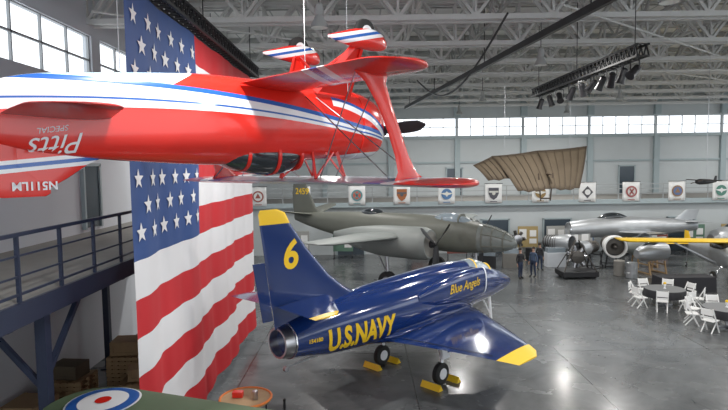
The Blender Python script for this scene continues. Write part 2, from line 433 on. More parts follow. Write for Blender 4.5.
for k,y in enumerate((11,15,19,23,27,31,35,39,43,47)):
    truss('roof_truss',(XL,y,11.3),(XR,y,11.3),1.65,.45,20,m_truss,'pale grey painted steel roof truss spanning the hangar','truss','cross roof trusses',.17,.10,True)
for k,x in enumerate((-7,-4,-1,2,5,8,11,14,17,20,23,26,29,32)):
    truss('bridging_truss',(x,10,11.95),(x,YF,11.95),.9,.0,18,m_truss if k%2 else m_purlin,'grey painted steel bridging truss under the roof deck','truss','lengthwise roof trusses',.10,.07)
for k in range(20):
    y=9.9+2*k
    m=M().box(((XL+XR)/2,y,13.08),(XR-XL,.12,.2))
    struct(m.obj('trim_%d'%(60+k),m_purlin,smooth=False))
for k,(a,b) in enumerate((((-8,17),(4,26)),((6,17),(16,25.5)),((18,20),(30,25.8)),((-2,30),(12,38.2)),((16,30),(30,38.5)))):
    m=M(); m.cyl((a[0],a[1],11.16),(b[0],b[1],11.16),.035,n=6)
    top(m.obj('tie_rod',m_truss),'thin diagonal steel tie rod beneath the roof trusses','rod','roof tie rods')
def black_truss(a,b,lab,hang):
    o=truss('lighting_truss',a,b,.34,.34,int((Vector(b)-Vector(a)).length/.32),m_btruss,lab,'truss',None,.06,.035)
    for t in hang:
        p=Vector(a).lerp(Vector(b),t)
        top(M().cyl(p+Vector((0,0,.36)),(p.x,p.y,CZ),.015,n=6).obj('hanging_cable',m_black),'thin black cable holding up the truss','cable','truss cables')
black_truss((-4.15,8.2,9.9),(-4.15,21.8,9.9),'black box truss the flag hangs from',(.1,.5,.95))
black_truss((8.4,17.0,9.65),(8.3,27.2,9.65),'black box truss carrying stage lights',(.05,.5,.95))
def stage_light(loc,rx,rz):
    e=emp('stage_light',loc,'black stage spotlight clamped under the truss','stage light',rz,group='stage lights on the truss')
    M().bar((-.16,0,0),(.16,0,0),.03).bar((-.16,0,0),(-.16,0,-.3),.02,.04).bar((.16,0,0),(.16,0,-.3),.02,.04).bar((0,0,0),(0,0,.05),.03).obj('yoke',m_black,e,smooth=False)
    d=Vector((0,math.sin(rx),-math.cos(rx)))
    M().lathe(Vector((0,0,-.3))-d*.22,d,[(0,.07),(.05,.12),(.35,.12),(.5,.15)],14).obj('lamp_housing',m_black,e)
    M().lathe(Vector((0,0,-.3))+d*.22,d,[(0,.11),(.02,.1)],14).obj('lens',m_glassd,e)
for t,rx,rz in ((17.4,.9,2),(18.2,.3,1),(19.0,-.6,3),(19.8,.5,.6),(20.6,.7,1.5),(21.5,-.4,2.4),(22.6,.6,.4),(24.0,.8,3),(25.2,-.3,1),(26.5,.3,1)):
    stage_light((8.35,t,9.56),rx,rz)
m=M(); m.bar((6.5,12.5,10.6),(3.1,41,10.6),.14,.22)
top(m.obj('crane_rail',m_black,smooth=False),'long black overhead rail below the trusses','rail')
for t in (.1,.4,.7,.95):
    p=Vector((6.5,12.5,10.7)).lerp(Vector((3.1,41,10.7)),t)
    top(M().cyl(p,(p.x,p.y,CZ),.02,n=6).obj('hanging_rod',m_black),'thin black rod holding the overhead rail','rod','overhead rail hangers')
m=M(); pts=[]
for i in range(25):
    t=i/24; pts.append(Vector((4.6-1.5*t,18+14*t,11.2-1.6*math.sin(pi*t))))
for p,q in zip(pts,pts[1:]): m.cyl(p,q,.04,n=6)
top(m.obj('power_cable',m_black),'sagging black power cable under the roof','cable')
top(M().cyl((XL,28.8,11.05),(XR,28.8,11.05),.07,n=10).obj('sprinkler_pipe',m_truss),'long pale sprinkler pipe below the trusses','pipe','sprinkler pipes')
top(M().cyl((XL,40.5,11.05),(XR,40.5,11.05),.07,n=10).obj('sprinkler_pipe',m_truss),'long pale sprinkler pipe below the trusses','pipe','sprinkler pipes')
le=emp('high_bay_lamp',(-1.1,14.9,10.3),'grey high bay lamp hanging from the roof','lamp',group='high bay lamps')
M().cyl((0,0,.4),(0,0,2.9),.015,n=6).obj('cord',m_black,le)
M().lathe((0,0,0),(0,0,1),[(.10,.13),(.36,.10),(.42,.04)],16).obj('ballast',m_purlin,le)
M().lathe((0,0,-.22),(0,0,1),[(0,.24),(.08,.22),(.22,.14),(.34,.10),(.33,.085),(.21,.125),(.08,.2),(.0,.225)],20,caps=False).obj('lamp_shade',m_purlin,le)
M().sphere((0,0,-.06),(.07,.07,.1),12).obj('bulb',m_lamp,le)
ld=bpy.data.lights.new('lamp_light','AREA'); ld.shape='DISK'; ld.size=.4; ld.energy=350; ld.color=(1,.975,.94)
lo=bpy.data.objects.new('lamp_light',ld); C.objects.link(lo); lo.parent=le; lo.location=(0,0,-.24)
for x,y in ((-1.5,6),(-1.7,25.0),(-1.7,34),(7,13),(6.6,21),(7,33),(7,41),(15,12.9),(15,21),(15,33),(15,41.5),(23.5,17),(23.5,25),(23.5,33),(31,21),(31,29.5),(31,41.5),(-6.6,25),(7,3)):
    clone(le,(x,y,10.3))
# ---------------------------------------------------------------- flag
FY0,FY1,FZ0,FZ1=10.05,21.2,.5,9.8
def fx(y,z):
    k=.45+.55*(FZ1-z)/(FZ1-FZ0)
    yy=y+.25*math.sin(z*.5)
    return -4.2+k*(.06*math.sin(yy*1.9+.1*z)+.030*math.sin(yy*4.6+.05*z+1)+.009*math.sin(yy*9.3+2))+.012*math.sin(z*1.1+y*.4)
m=M(); ny=150; nzr=39
for j in range(nzr):
    z0=FZ0+(FZ1-FZ0)*j/nzr; z1=FZ0+(FZ1-FZ0)*(j+1)/nzr; stripe=12-(j//3)
    for i in range(ny):
        a=FY0+(FY1-FY0)*i/ny; b=FY0+(FY1-FY0)*(i+1)/ny
        mi=2 if (stripe<7 and i<57) else (0 if stripe%2==0 else 1)
        m.add([(fx(a,z0),a,z0),(fx(b,z0),b,z0),(fx(b,z1),b,z1),(fx(a,z1),a,z1)],[(0,1,2,3)],mi)
cw=(FY1-FY0)*57/ny; ch=(FZ1-FZ0)*7/13; cz0=FZ1-ch
def star(cy,cz,r):
    pts=[(cy,cz)]
    for k in range(10):
        a=pi/2+k*pi/5; rr=r if k%2==0 else r*.42
        pts.append((cy-rr*math.cos(a),cz+rr*math.sin(a)))
    m.add([(fx(y,z)+.02,y,z) for y,z in pts],[(0,k+1,(k+1)%10+1) for k in range(10)],1)
for r_ in range(9):
    n_=6 if r_%2==0 else 5
    for k in range(n_):
        star(FY0+cw*((2*k+1 if n_==6 else 2*k+2))/12,cz0+ch*(9-r_)/10,.20)
fl=m.obj('flag',[m_fred,m_fwht,m_fblu],smooth=True,sharp=80)
bm=bmesh.new(); bm.from_mesh(fl.data); bmesh.ops.remove_doubles(bm,verts=bm.verts,dist=.0005); bmesh.ops.recalc_face_normals(bm,faces=bm.faces); bm.to_mesh(fl.data); bm.free()
top(fl,'giant american flag with stars and stripes hanging from a truss','flag')
# ---------------------------------------------------------------- stunt biplane (inverted)
P=emp('stunt_biplane',(-1.0,8.5,7.1),'red white and blue aerobatic biplane hung upside down','airplane',rot=(pi,0,rad(45)))
fb=M(); fus(fb,[(-4.15,.04,.02,.24),(-3.6,.10,.0,.40),(-3.0,.18,.0,.48),(-2.2,.28,-.01,.55),(-1.5,.35,-.02,.59),(-.7,.40,-.02,.59),(0,.42,-.03,.555),(.7,.43,-.04,.53),(1.0,.44,-.04,.525)],4,.8)
fb.obj('fuselage',m_pitts,P); pb=fb.bvh()
cw_=M(); fus(cw_,[(1.0,.46,-.04,.55),(1.15,.475,-.03,.54),(1.45,.42,0,.47),(1.62,.30,.02,.34),(1.68,.2,.02,.22)],4,.85)
cw_.obj('engine_cowling',m_pitts,P)
M().box((1.66,.2,.03),(.05,.18,.16)).box((1.66,-.2,.03),(.05,.18,.16)).obj('air_inlet',m_black,P,smooth=False)
M().lathe((1.66,0,.02),(1,0,0),[(0,.16),(.1,.155),(.22,.11),(.3,.04),(.32,.0)],20,caps=True).obj('spinner',m_red,P)
def blade_rings(L,c0,ax,hub,tw=.5,th=.03):
    ax=Vector(ax).normalized(); hub=Vector(hub); X=Vector((1,0,0)); per=X.cross(ax); rings=[]
    for i in range(9):
        t=i/8; r=.08+t*(L-.08); c=c0*(.55+.9*t-1.0*t**3) if t<.99 else c0*.15; an=tw*(1-t)+.25
        u=(per*math.cos(an)+X*math.sin(an)); w_=u.cross(ax)
        rings.append([hub+ax*r+u*(c/2*math.cos(k*pi/5))+w_*(th*(1-.7*t)/2*math.sin(k*pi/5)) for k in range(10)])
    return rings
pr=M(); 
pr.loft(blade_rings(1.05,.24,(0,1,-.05),(1.78,0,.02)),0); pr.loft(blade_rings(1.05,.24,(0,-1,.05),(1.78,0,.02)),0)
pr.obj('propeller',m_black,P)
cn=M(); fus(cn,[(-1.5,.06,.42,.05),(-1.2,.25,.42,.2),(-.8,.31,.43,.28),(-.4,.31,.44,.28),(-.1,.25,.42,.2),(.08,.12,.40,.08)],4,.9)
cn.obj('canopy',m_glassd,P)
cf=M()
for x,w_,h in((-1.05,.29,.235),(-.58,.33,.295),(-.15,.285,.24)):
    cf.loft([ringx(x,w_+.012,.43,h+.012,.9,28),ringx(x+.05,w_+.012,.43,h+.012,.9,28)])
cf.obj('canopy_frame',m_red,P)
def roundtip(y,le,te,z,th,r,n=5,sg=1):
    out=[]; 
    for i in range(n+1):
        a=i/n*pi/2; f=math.cos(a)
        c=(le+te)/2; h=(le-te)/2
        out.append((sg*(y+r*math.sin(a)),c+h*max(f,.12)+.0,c-h*max(f,.12),z,th))
    return out
W=M(); LS=-.32
for sg in(1,-1):
    wing(W,[(sg*.3,.15+LS,-.85+LS,-.50,.11),(sg*1.5,.15+LS,-.85+LS,-.50,.11)]+roundtip(2.55,.15+LS,-.85+LS,-.50,.11,.32,5,sg))
W.obj('lower_wing',m_pwing,P)
W=M()
wing(W,[(-1*y,le,te,z,th) for y,le,te,z,th in reversed([(1.5,.62,-.3,.83,.13)]+roundtip(2.75,.5,-.42,.83,.13,.34,5,1))]+[(0,.78,-.18,.83,.13)]+[(1.5,.62,-.3,.83,.13)]+roundtip(2.75,.5,-.42,.83,.13,.34,5,1))
W.obj('upper_wing',m_ptop,P)
for sg in(1,-1):
    s=M()
    rings=[]
    for z,w_,xx in((-.49,.62,-.60),(-.36,.36,-.52),(-.1,.26,-.36),(.2,.24,-.2),(.5,.26,-.06),(.7,.36,.04),(.80,.6,.1)):
        rings.append([Vector((xx+w_/2*math.cos(k*2*pi/14),sg*2.15+.028*math.sin(k*2*pi/14),z)) for k in range(14)])
    s.loft(rings); s.obj('wing_strut',m_red,P)
    s=M(); s.bar((.55,sg*.28,.38),(.62,sg*.38,.79),.03,.05); s.bar((.05,sg*.3,.4),(.0,sg*.42,.79),.03,.05); s.bar((.5,sg*.28,.38),(.0,sg*.42,.79),.02,.03); s.bar((.3,sg*.28,.38),(.62,sg*.38,.79),.02,.03)
    s.obj('cabane_strut',m_red,P,smooth=False)
    s=M(); 
    for a,b in (((.1,.35,-.4),(.35,2.1,.8)),((-.1,.35,-.4),(-.2,2.1,.8)),((.4,.4,.8),(-.4,2.1,-.46)),((.1,.4,.8),(-.8,2.1,-.46))):
        s.cyl((a[0],sg*a[1],a[2]),(b[0],sg*b[1],b[2]),.008,n=6)
    s.obj('flying_wire',m_steel,P)
    gx=-.22; gz=-.08
    s=M(); s.bar((.95+gx,sg*.35,-.45),(.9+gx,sg*.74,-1.15+gz),.05,.1); s.bar((.3+gx,sg*.35,-.48),(.82+gx,sg*.74,-1.15+gz),.04,.09); s.add([(.9+gx,sg*.37,-.46),(.35+gx,sg*.37,-.49),(.78+gx,sg*.73,-1.1+gz),(.92+gx,sg*.73,-1.1+gz)],[(0,1,2,3)])
    s.obj('landing_gear_leg',m_red,P,smooth=False)
    wheel(P,(.92+gx,sg*.78,-1.27+gz),.2,.1)
    s=M(); fus(s,[(.2+gx,.01,-1.12+gz,.02),(.45+gx,.05,-1.14+gz,.08),(.75+gx,.1,-1.17+gz,.14),(1.0+gx,.12,-1.18+gz,.16),(1.2+gx,.1,-1.17+gz,.14),(1.34+gx,.05,-1.15+gz,.08),(1.38+gx,.01,-1.15+gz,.02)],4,.9,y0=sg*.78)
    s.obj('wheel_pant',m_pant,P)
s=M(); s.bar((.66,-.74,-1.23),(.4,0,-.8),.025,.03).bar((.66,.74,-1.23),(.4,0,-.8),.025,.03); s.obj('axle',m_red,P,smooth=False)
S=M()
for sg in(1,-1): wing(S,[(sg*.05,-2.75,-3.85,.02,.07)]+[(sg*.6,-2.9,-3.9,.02,.07)]+roundtip(1.15,-3.05,-3.92,.02,.07,.3,5,sg))
S.obj('horizontal_stabilizer',m_red_shade,P)
F=M(); fin(F,[(.1,-2.4,-3.75,.05),(.42,-2.72,-3.75,.05),(.55,-3.0,-3.75,.05),(.70,-3.22,-3.75,.05),(.80,-3.4,-3.75,.04)]); F.obj('tail_fin',m_prud,P)
F=M(); fin(F,[(-.3,-3.7,-4.2,.08),(-.1,-3.7,-4.3,.07),(.2,-3.7,-4.4,.05),(.55,-3.7,-4.35,.045),(.76,-3.4,-4.2,.04),(.86,-3.4,-4.05,.035),(.89,-3.45,-3.85,.03)]); F.obj('rudder',m_prud,P); 
M().cyl((-3.9,0,-.3),(-4.2,0,-.42),.02).lathe((-4.2,-.03,-.42),(0,1,0),[(0,.06),(.06,.06)],14).obj('tail_wheel',m_rubber,P)
decal('registration_lettering',text_mesh('N511LM',.125,0,.003),Matrix.Translation((0,.045,0))@side_mtx(-3.56,.77,1),m_white,P,label='white registration lettering on the rudder')
decal('name_lettering',text_mesh('Pitts',.30,.45,.000),Matrix.Translation((0,.12,0))@side_mtx(-3.33,.33,1,.15),m_white,P,pb,(0,-1,0),.04,label='thin white script lettering on the tail')
decal('name_lettering',text_mesh('SPECIAL',.085,.3,.0),Matrix.Translation((0,.12,0))@side_mtx(-3.38,.17,1,.15),m_white,P,pb,(0,-1,0),.04,label='small white lettering under the script')
for (lx,ly) in ((.6,.5),(.6,-.5),(-2.6,0)):
    p=P.matrix_basis@Vector((lx,ly,-.50))
    top(M().cyl(p,(p.x,p.y,CZ),.005,n=6).obj('hanging_cable',m_steel),'thin steel cable suspending the red biplane','cable','suspension cables')
# ---------------------------------------------------------------- blue jet
J=emp('attack_jet',(1.25,16.9,0),'glossy dark blue navy jet with yellow lettering parked on the floor','airplane',rad(45))
fb=M(); fus(fb,[(-4.6,.44,2.16,.44),(-4.2,.50,2.18,.52),(-3.4,.60,2.2,.66),(-2.2,.70,2.22,.76),(-1,.76,2.24,.82),(.3,.78,2.27,.84),(1.6,.74,2.30,.81),(2.8,.66,2.32,.77),(3.8,.56,2.28,.65),(4.7,.43,2.20,.49),(5.4,.28,2.11,.32),(5.85,.15,2.05,.17),(6.05,.04,2.03,.05)],5,.92)
fb.obj('fuselage',m_navy,J); jb=fb.bvh()
sp=M(); fus(sp,[(-3.4,.1,2.75,.12),(-2,.22,2.88,.2),(-.5,.30,2.93,.24),(1,.36,2.94,.29),(2.2,.38,2.93,.32),(2.9,.36,2.88,.33)],4,.9); sp.obj('dorsal_spine',m_navy,J)
m=M().lathe((-4.55,0,2.16),(-1,0,0),[(0,.44),(.12,.43),(.3,.38),(.3,.33),(.02,.34),(-.8,.30)],32,0,caps=False); m.lathe((-3.9,0,2.16),(-1,0,0),[(0,.31),(.04,.1),(.3,.02)],24,1)
m.obj('exhaust_nozzle',[m_steel,m_burnt],J)
m=M().torus((-4.57,0,2.16),(1,0,0),.435,.03); m.obj('exhaust_ring',m_chrome,J)
F=M(); fin(F,[(2.5,-1.5,-4.9,.05),(2.95,-2.1,-4.95,.045),(3.2,-2.55,-5.0,.045),(3.6,-3.1,-5.05,.05),(4.4,-3.85,-5.17,.05),(5.1,-4.38,-5.27,.045)],0)
fin(F,[(5.1,-4.38,-5.27,.045),(5.36,-4.52,-5.3,.045),(5.46,-4.75,-5.25,.03)],1)
F.obj('tail_fin',[m_navy,m_yel],J); tb=F.bvh()
F=M(); fin(F,[(2.75,-4.95,-5.25,.05),(4.2,-5.15,-5.5,.05)]); F.obj('rudder',m_navy,J)
S=M()
for sg in(1,-1):
    wing(S,[(sg*.05,-3.1,-4.9,3.08,.06),(sg*1.5,-4.15,-5.05,3.10,.05)],0); wing(S,[(sg*1.5,-4.15,-5.05,3.10,.05),(sg*1.72,-4.4,-5.06,3.10,.04)],1 if sg<0 else 0)
S.obj('tailplane',[m_navy,m_yel],J)
W=M()
for sg in(1,-1):
    wing(W,[(sg*.3,3.1,-1.65,1.60,.07),(sg*.9,2.75,-1.55,1.60,.07),(sg*2.2,1.85,-1.2,1.60,.065),(sg*3.7,.80,-.88,1.58,.06)],0)
    wing(W,[(sg*3.7,.80,-.88,1.58,.06),(sg*4.05,.5,-.82,1.58,.05),(sg*4.28,.1,-.80,1.58,.04)],1)
W.obj('wing',[m_navy,m_yel],J)
M().loft([ringx(x,w_,1.60,h,.8,24) for x,w_,h in((-2,.3,.12),(-1,.72,.26),(1,.8,.3),(2.6,.6,.22),(3.3,.2,.08))]).obj('wing_fairing',m_navy,J)
for sg in(1,-1):
    M().add([(-1.25,sg*.9,1.655),(-1.22,sg*.9,1.66),(-.70,sg*3.5,1.62),(-.73,sg*3.5,1.615)],[(0,1,2,3)]).obj('flap_line',m_black,J)
    I=M(); fus(I,[(-.3,.08,2.5,.16),(.5,.16,2.53,.34),(1.5,.2,2.56,.45),(2.5,.2,2.58,.47),(3.1,.18,2.58,.44)],4,.8,y0=sg*.68)
    I.obj('intake_duct',m_navy,J)
    if sg<0: ib=I.bvh()
    I=M(); r=ringx(3.11,.14,2.58,.39,.8,24,sg*.70); I.add(r,[tuple(range(24))]); I.obj('intake_opening',m_black,J)
    I=M(); I.loft([ringx(3.06,.19,2.58,.45,.8,24,sg*.68),ringx(3.12,.19,2.58,.45,.8,24,sg*.68)],0,False); I.obj('intake_lip',m_white,J)
cn=M(); fus(cn,[(2.7,.3,2.84,.30),(3.1,.33,2.82,.40),(3.6,.33,2.75,.41),(4.1,.29,2.64,.35),(4.6,.22,2.50,.25),(5.0,.11,2.36,.10)],4,.95); cn.obj('canopy',m_glass,J)
cf=M()
for x,w_,zc,h in((2.72,.31,2.84,.31),(3.3,.34,2.79,.42),(4.25,.28,2.60,.34)): cf.loft([ringx(x,w_,zc,h,.95,28),ringx(x+.07,w_+.003,zc,h,.95,28)])
cf.obj('canopy_frame',m_yel,J)
M().box((3.75,0,2.65),(.45,.36,.5)).obj('ejection_seat',m_yel,J,bevel=.03)
for sg in(1,-1):
    y=sg*1.19
    g=M(); g.cyl((.3,sg*1.15,1.6),(.18,y,.5),.065,n=14,mi=0).cyl((.18,y,.75),(.15,y,.3),.045,n=12,mi=1); g.bar((.3,sg*.75,1.5),(.2,y,.75),.04,mi=0); g.bar((.9,sg*1.15,1.55),(.2,y,.7),.04,mi=0)
    g.obj('landing_gear_leg',[m_white,m_chrome],J)
    wheel(J,(.15,y+sg*.0,.33),.33,.19)
    M().add([(.55,y+sg*.14,1.56),(.05,y+sg*.14,1.56),(.0,y+sg*.16,.8),(.35,y+sg*.16,.8)],[(0,1,2,3)]).add([(.55,y+sg*.17,1.56),(.05,y+sg*.17,1.56),(.0,y+sg*.19,.8),(.35,y+sg*.19,.8)],[(0,1,2,3)]).obj('gear_door',m_white,J)
g=M(); g.cyl((4.6,0,1.9),(4.8,0,.45),.055,mi=0); g.cyl((4.8,0,.7),(4.85,0,.26),.04,mi=0); g.bar((4.1,0,1.8),(4.75,0,.9),.035); g.obj('nose_gear_leg',m_white,J)
wheel(J,(4.85,0,.25),.25,.13)
m=M().bar((-3.2,0,1.55),(-4.6,0,1.5),.05).lathe((-4.6,-.05,1.45),(0,1,0),[(0,.07),(.1,.07)],12); m.obj('arrestor_hook',m_steel,J)
for sg in(1,-1):
    M().loft([[Vector((x,sg*2.0+.04*t,z)) for x,t in((1.2,0),(.8,1),(-.3,1),(-.6,0),(-.3,-1),(.8,-1))] for z in(1.32,1.56)]).obj('pylon',m_navy,J)
dS=(0,1,0)
decal('navy_lettering',text_mesh('U.S.NAVY',.82,-.12,.034,.66),side_mtx(-2.5,2.0,-1),m_yel,J,jb,dS,.07,label='large yellow lettering along the fuselage')
decal('navy_lettering',text_mesh('U.S.NAVY',.82,0,.034,.66),side_mtx(-2.5,2.0,1),m_yel,J,jb,(0,-1,0),.07,label='large yellow lettering along the fuselage')
decal('serial_lettering',text_mesh('154180',.14,0,.004),side_mtx(-4.05,2.15,-1),m_yel,J,jb,dS,.05,label='small yellow serial number')
decal('tail_number',text_mesh('6',1.0,.12,.026,.95),side_mtx(-4.42,4.28,-1,.0),m_yel,J,tb,dS,.1,label='large yellow number six on the fin')
decal('tail_number',text_mesh('6',1.0,.0,.026,.95),side_mtx(-4.42,4.28,1,.0),m_yel,J,tb,(0,-1,0),.1,label='large yellow number six on the fin')
decal('script_lettering',text_mesh('Blue Angels',.40,.35,.002,.86),side_mtx(1.85,2.62,-1,.03),m_yel,J,ib,dS,.05,label='yellow script lettering on the intake side')
for x,y in ((.15,-1.19),(.15,1.19)):
    p=J.matrix_basis@Vector((x,y,0))
    for s in(-1,1):
        mm=M().add([(-.1,-.34,0),(.1,-.34,0),(.0,-.34,.17),(-.1,.34,0),(.1,.34,0),(.0,.34,.17)],[(0,1,2),(5,4,3),(0,3,4,1),(1,4,5,2),(2,5,3,0)])
        o=mm.obj('wheel_chock',m_yel,smooth=False); q=p+Vector((math.cos(rad(45)),math.sin(rad(45)),0))*(s*.44); o.location=(q.x,q.y,0); o.rotation_euler=(0,0,rad(45)); top(o,'yellow wedge wheel chock against the jet wheel','wheel chock','yellow wheel chocks')
# ---------------------------------------------------------------- olive bomber
B=emp('bomber',(1.9,31,0),'olive drab twin engine propeller bomber with tall tail','airplane',rad(-35))
fb=M(); fus(fb,[(-7.6,.15,3.3,.22),(-6.5,.35,3.2,.42),(-4.5,.6,3.05,.68),(-2,.78,2.95,.86),(1,.82,2.88,.92),(3.5,.78,2.8,.9),(4.9,.66,2.72,.76)],4,.9)
fb.obj('fuselage',m_olive,B)
m=M(); fus(m,[(4.9,.655,2.72,.755),(5.6,.56,2.68,.63),(6.2,.42,2.62,.46),(6.6,.22,2.57,.26),(6.75,.05,2.55,.06)],4,.95); m.obj('glazed_nose',m_nose,B)
m=M()
for x,w_,zc,h in ((5.1,.64,2.71,.73),(5.6,.565,2.68,.635),(6.15,.44,2.625,.48)): m.loft([ringx(x,w_+.01,zc,h+.01,.95,24),ringx(x+.07,w_,zc,h,.95,24)])
for a in (.4,1.2,1.94,2.74,3.6,5.8):
    for (x1,w1,z1,h1),(x2,w2,z2,h2) in zip(((5.1,.65,2.71,.74),(5.6,.575,2.68,.645),(6.15,.45,2.625,.49)),((5.6,.575,2.68,.645),(6.15,.45,2.625,.49),(6.6,.23,2.57,.27))):
        m.bar((x1,w1*math.cos(a),z1+h1*math.sin(a)),(x2,w2*math.cos(a),z2+h2*math.sin(a)),.05)
m.obj('nose_frame',m_olive,B)
cn=M(); fus(cn,[(2.2,.3,3.55,.15),(2.8,.46,3.58,.34),(3.6,.48,3.53,.36),(4.4,.36,3.33,.22)],4,.9); cn.obj('cockpit_canopy',m_glass,B)
m=M()
for x in (2.9,3.3,3.8): m.loft([ringx(x,.49,3.55,.37,.9,24),ringx(x+.06,.49,3.55,.37,.9,24)])
m.obj('canopy_frame',m_olive,B)
m=M(); fus(m,[(-2.4,.2,3.7,.15),(-2,.4,3.7,.32),(-1.4,.4,3.7,.32),(-1,.2,3.7,.15)],3,.95); m.obj('dorsal_turret',m_glassd,B)
F=M(); fin(F,[(3.2,-4.9,-7.7,.08),(3.9,-5.9,-7.8,.07),(4.8,-6.4,-7.85,.07),(5.4,-6.7,-7.75,.06),(5.6,-7.0,-7.6,.05)]); F.obj('tail_fin',m_olive,B); fbv=F.bvh()
S=M()
for sg in(1,-1): wing(S,[(sg*.1,-5.9,-7.6,3.5,.08),(sg*2.8,-6.5,-7.5,3.9,.06),(sg*3.1,-6.8,-7.4,3.95,.05)])
S.obj('tailplane',m_olive,B)
for sg in(1,-1):
    W=M(); wing(W,[(sg*.5,2.4,-.9,2.9,.13),(sg*2.8,2.15,-.7,2.95,.13),(sg*7.6,1.4,-.2,3.1,.11),(sg*8.2,1.0,0,3.12,.06)]); W.obj('wing',m_oliveg,B)
    N=M(); fus(N,[(-2.4,.12,2.8,.15),(-1.1,.46,2.72,.52),(.5,.7,2.65,.76),(2,.76,2.65,.80),(3.1,.78,2.65,.80),(3.45,.68,2.65,.70)],4,1,y0=sg*2.7,ng=28); N.obj('engine_nacelle',m_oliveg,B)
    M().lathe((3.46,sg*2.7,2.65),(1,0,0),[(0,.62),(.01,.2)],24).obj('engine_face',m_conc,B)
    pr=M(); pr.lathe((3.45,sg*2.7,2.65),(1,0,0),[(0,.2),(.2,.17),(.35,.05)],16,1)
    for k in range(3):
        a=k*2*pi/3+.5; pr.loft(blade_rings(1.75,.42,(0,math.cos(a),math.sin(a)),(3.75,sg*2.7,2.65),.6,.06),0)
    pr.obj('propeller',[m_black,m_black],B)
    g=M(); g.cyl((.9,sg*2.7,2.2),(1.0,sg*2.7,.6),.09).bar((.3,sg*2.7,2.1),(1.0,sg*2.7,.9),.06); g.obj('landing_gear_leg',m_steel,B)
    wheel(B,(1.0,sg*2.7,.55),.55,.3,m_steel)
g=M(); g.cyl((4.6,0,2.0),(4.7,0,.5),.07); g.obj('nose_gear_leg',m_steel,B); wheel(B,(4.7,0,.38),.38,.2,m_steel)
decal('tail_number',text_mesh('2459',.55,0,.01),side_mtx(-7.0,4.9,-1),m_yel,B,fbv,dS,.2,label='small yellow tail number')
# ---------------------------------------------------------------- green biplane (lower corner)
G=emp('vintage_biplane',(-1.743,8.04,0),'green fabric covered vintage biplane with roundels on its wings','airplane',rad(90-20))
W=M(); WZ=2.56
tips=lambda sg:[(sg*.01,.78,-.72,WZ,.09),(sg*2.6,.78,-.72,WZ,.09)]+[(sg*3.0,.78,-.68,WZ,.085),(sg*3.3,.72,-.6,WZ,.08),(sg*3.55,.58,-.5,WZ,.07),(sg*3.70,.35,-.35,WZ,.06),(sg*3.76,.1,-.15,WZ,.05)]
wing(W,[p for p in reversed(tips(-1))]+tips(1)); W.obj('upper_wing',m_green,G); gb=W.bvh()
for r,mt,of in((.60,m_white,.012),(.565,m_blue,.02),(.40,m_white,.028),(.13,m_red,.036)):
    for sg in(1,-1):
        me=bpy.data.meshes.new('disc'); bm=bmesh.new(); bmesh.ops.create_circle(bm,cap_ends=True,radius=r,segments=40); bm.to_mesh(me); bm.free()
        decal('roundel_ring',me,Matrix.Translation((.08,sg*2.85,3)),mt,G,gb,(0,0,-1),.12,of)
W=M(); wing(W,[(-3.4,.2,-.9,1.0,.09),(3.4,.2,-.9,1.0,.09)]); W.obj('lower_wing',m_green,G)
fb=M(); fus(fb,[(-4.6,.05,1.5,.15),(-3,.22,1.45,.3),(-1,.38,1.4,.45),(.8,.42,1.4,.45),(1.4,.4,1.4,.4)],4,.7); fb.obj('fuselage',m_green,G)
for sg in(1,-1):
    for y in(.5,2.4):
        for x in(.5,-.45): M().bar((x-.3,sg*y,1.05),(x,sg*y,WZ-.04),.03,.07).obj('wing_strut',m_wood,G,smooth=False)
    M().bar((.6,sg*.3,1.1),(.7,sg*.7,.35),.04,.06).obj('landing_gear_leg',m_wood,G,smooth=False)
    wheel(G,(.7,sg*.75,.33),.33,.08,m_green)
F=M(); fin(F,[(1.5,-4.0,-4.9,.05),(2.2,-4.3,-4.95,.05)]); F.obj('rudder',m_white,G)
# ---------------------------------------------------------------- historic glider
GL=emp('historic_glider',(7.6,24,6.2),'brown canvas and wooden framed glider hanging from the roof','glider',rad(0))
k_=24/560
def gp(px,py,dy=0): return Vector(((px-541)*k_,dy,(172-py)*k_+.0))
def panel(nm,A,B_,C_,D,nr=9,nc=6,sag=.12,belly=0):
    rows=[]
    for j in range(nr+1):
        t=j/nr; l=A.lerp(D,t); r=B_.lerp(C_,t)
        rows.append([l.lerp(r,i/nc)+Vector((0,-sag*math.sin(pi*t),sag*.5*math.sin(pi*t)-belly*math.sin(pi*i/nc)*(.4+.6*t)+(.05 if i%2 else 0)*t)) for i in range(nc+1)])
    m=M(); m.loft(rows,0,False,closed=False); o=m.obj(nm,m_tan,GL,sharp=80); o.modifiers.new('thick','SOLIDIFY').thickness=.015
    m=M()
    for i in range(nc+1):
        for j in range(nr): m.bar(rows[j][i]+Vector((0,-.03,0)),rows[j+1][i]+Vector((0,-.03,0)),.022)
    for j in (0,nr):
        for i in range(nc): m.bar(rows[j][i]+Vector((0,-.03,0)),rows[j][i+1]+Vector((0,-.03,0)),.035)
    m.obj('rib',m_rib,GL,smooth=False)
panel('wing',gp(496,158,.9),gp(543,153,.9),gp(543,190,-1.0),gp(512,192,-.9),belly=.08)
panel('wing',gp(543,153,.9),gp(595,149,1.0),gp(571,190,-.9),gp(543,190,-1.0),belly=.08)
panel('tailplane',gp(476,167,.6),gp(497,158,.9),gp(508,180,-.3),gp(487,182,-.2),5,4,.08,.04)
m=M(); m.cyl((.08,-1.0,-.2),(.08,1.6,-.1),.04).cyl((-.3,-.6,-.15),(-.2,-.6,-1.3),.03).cyl((.3,-.6,-.15),(.2,-.6,-1.3),.03).cyl((-.2,-.6,-1.2),(.2,-.6,-1.2),.03).cyl((-2.2,.3,.0),(.1,.0,-.15),.035); m.obj('frame',m_rib,GL)
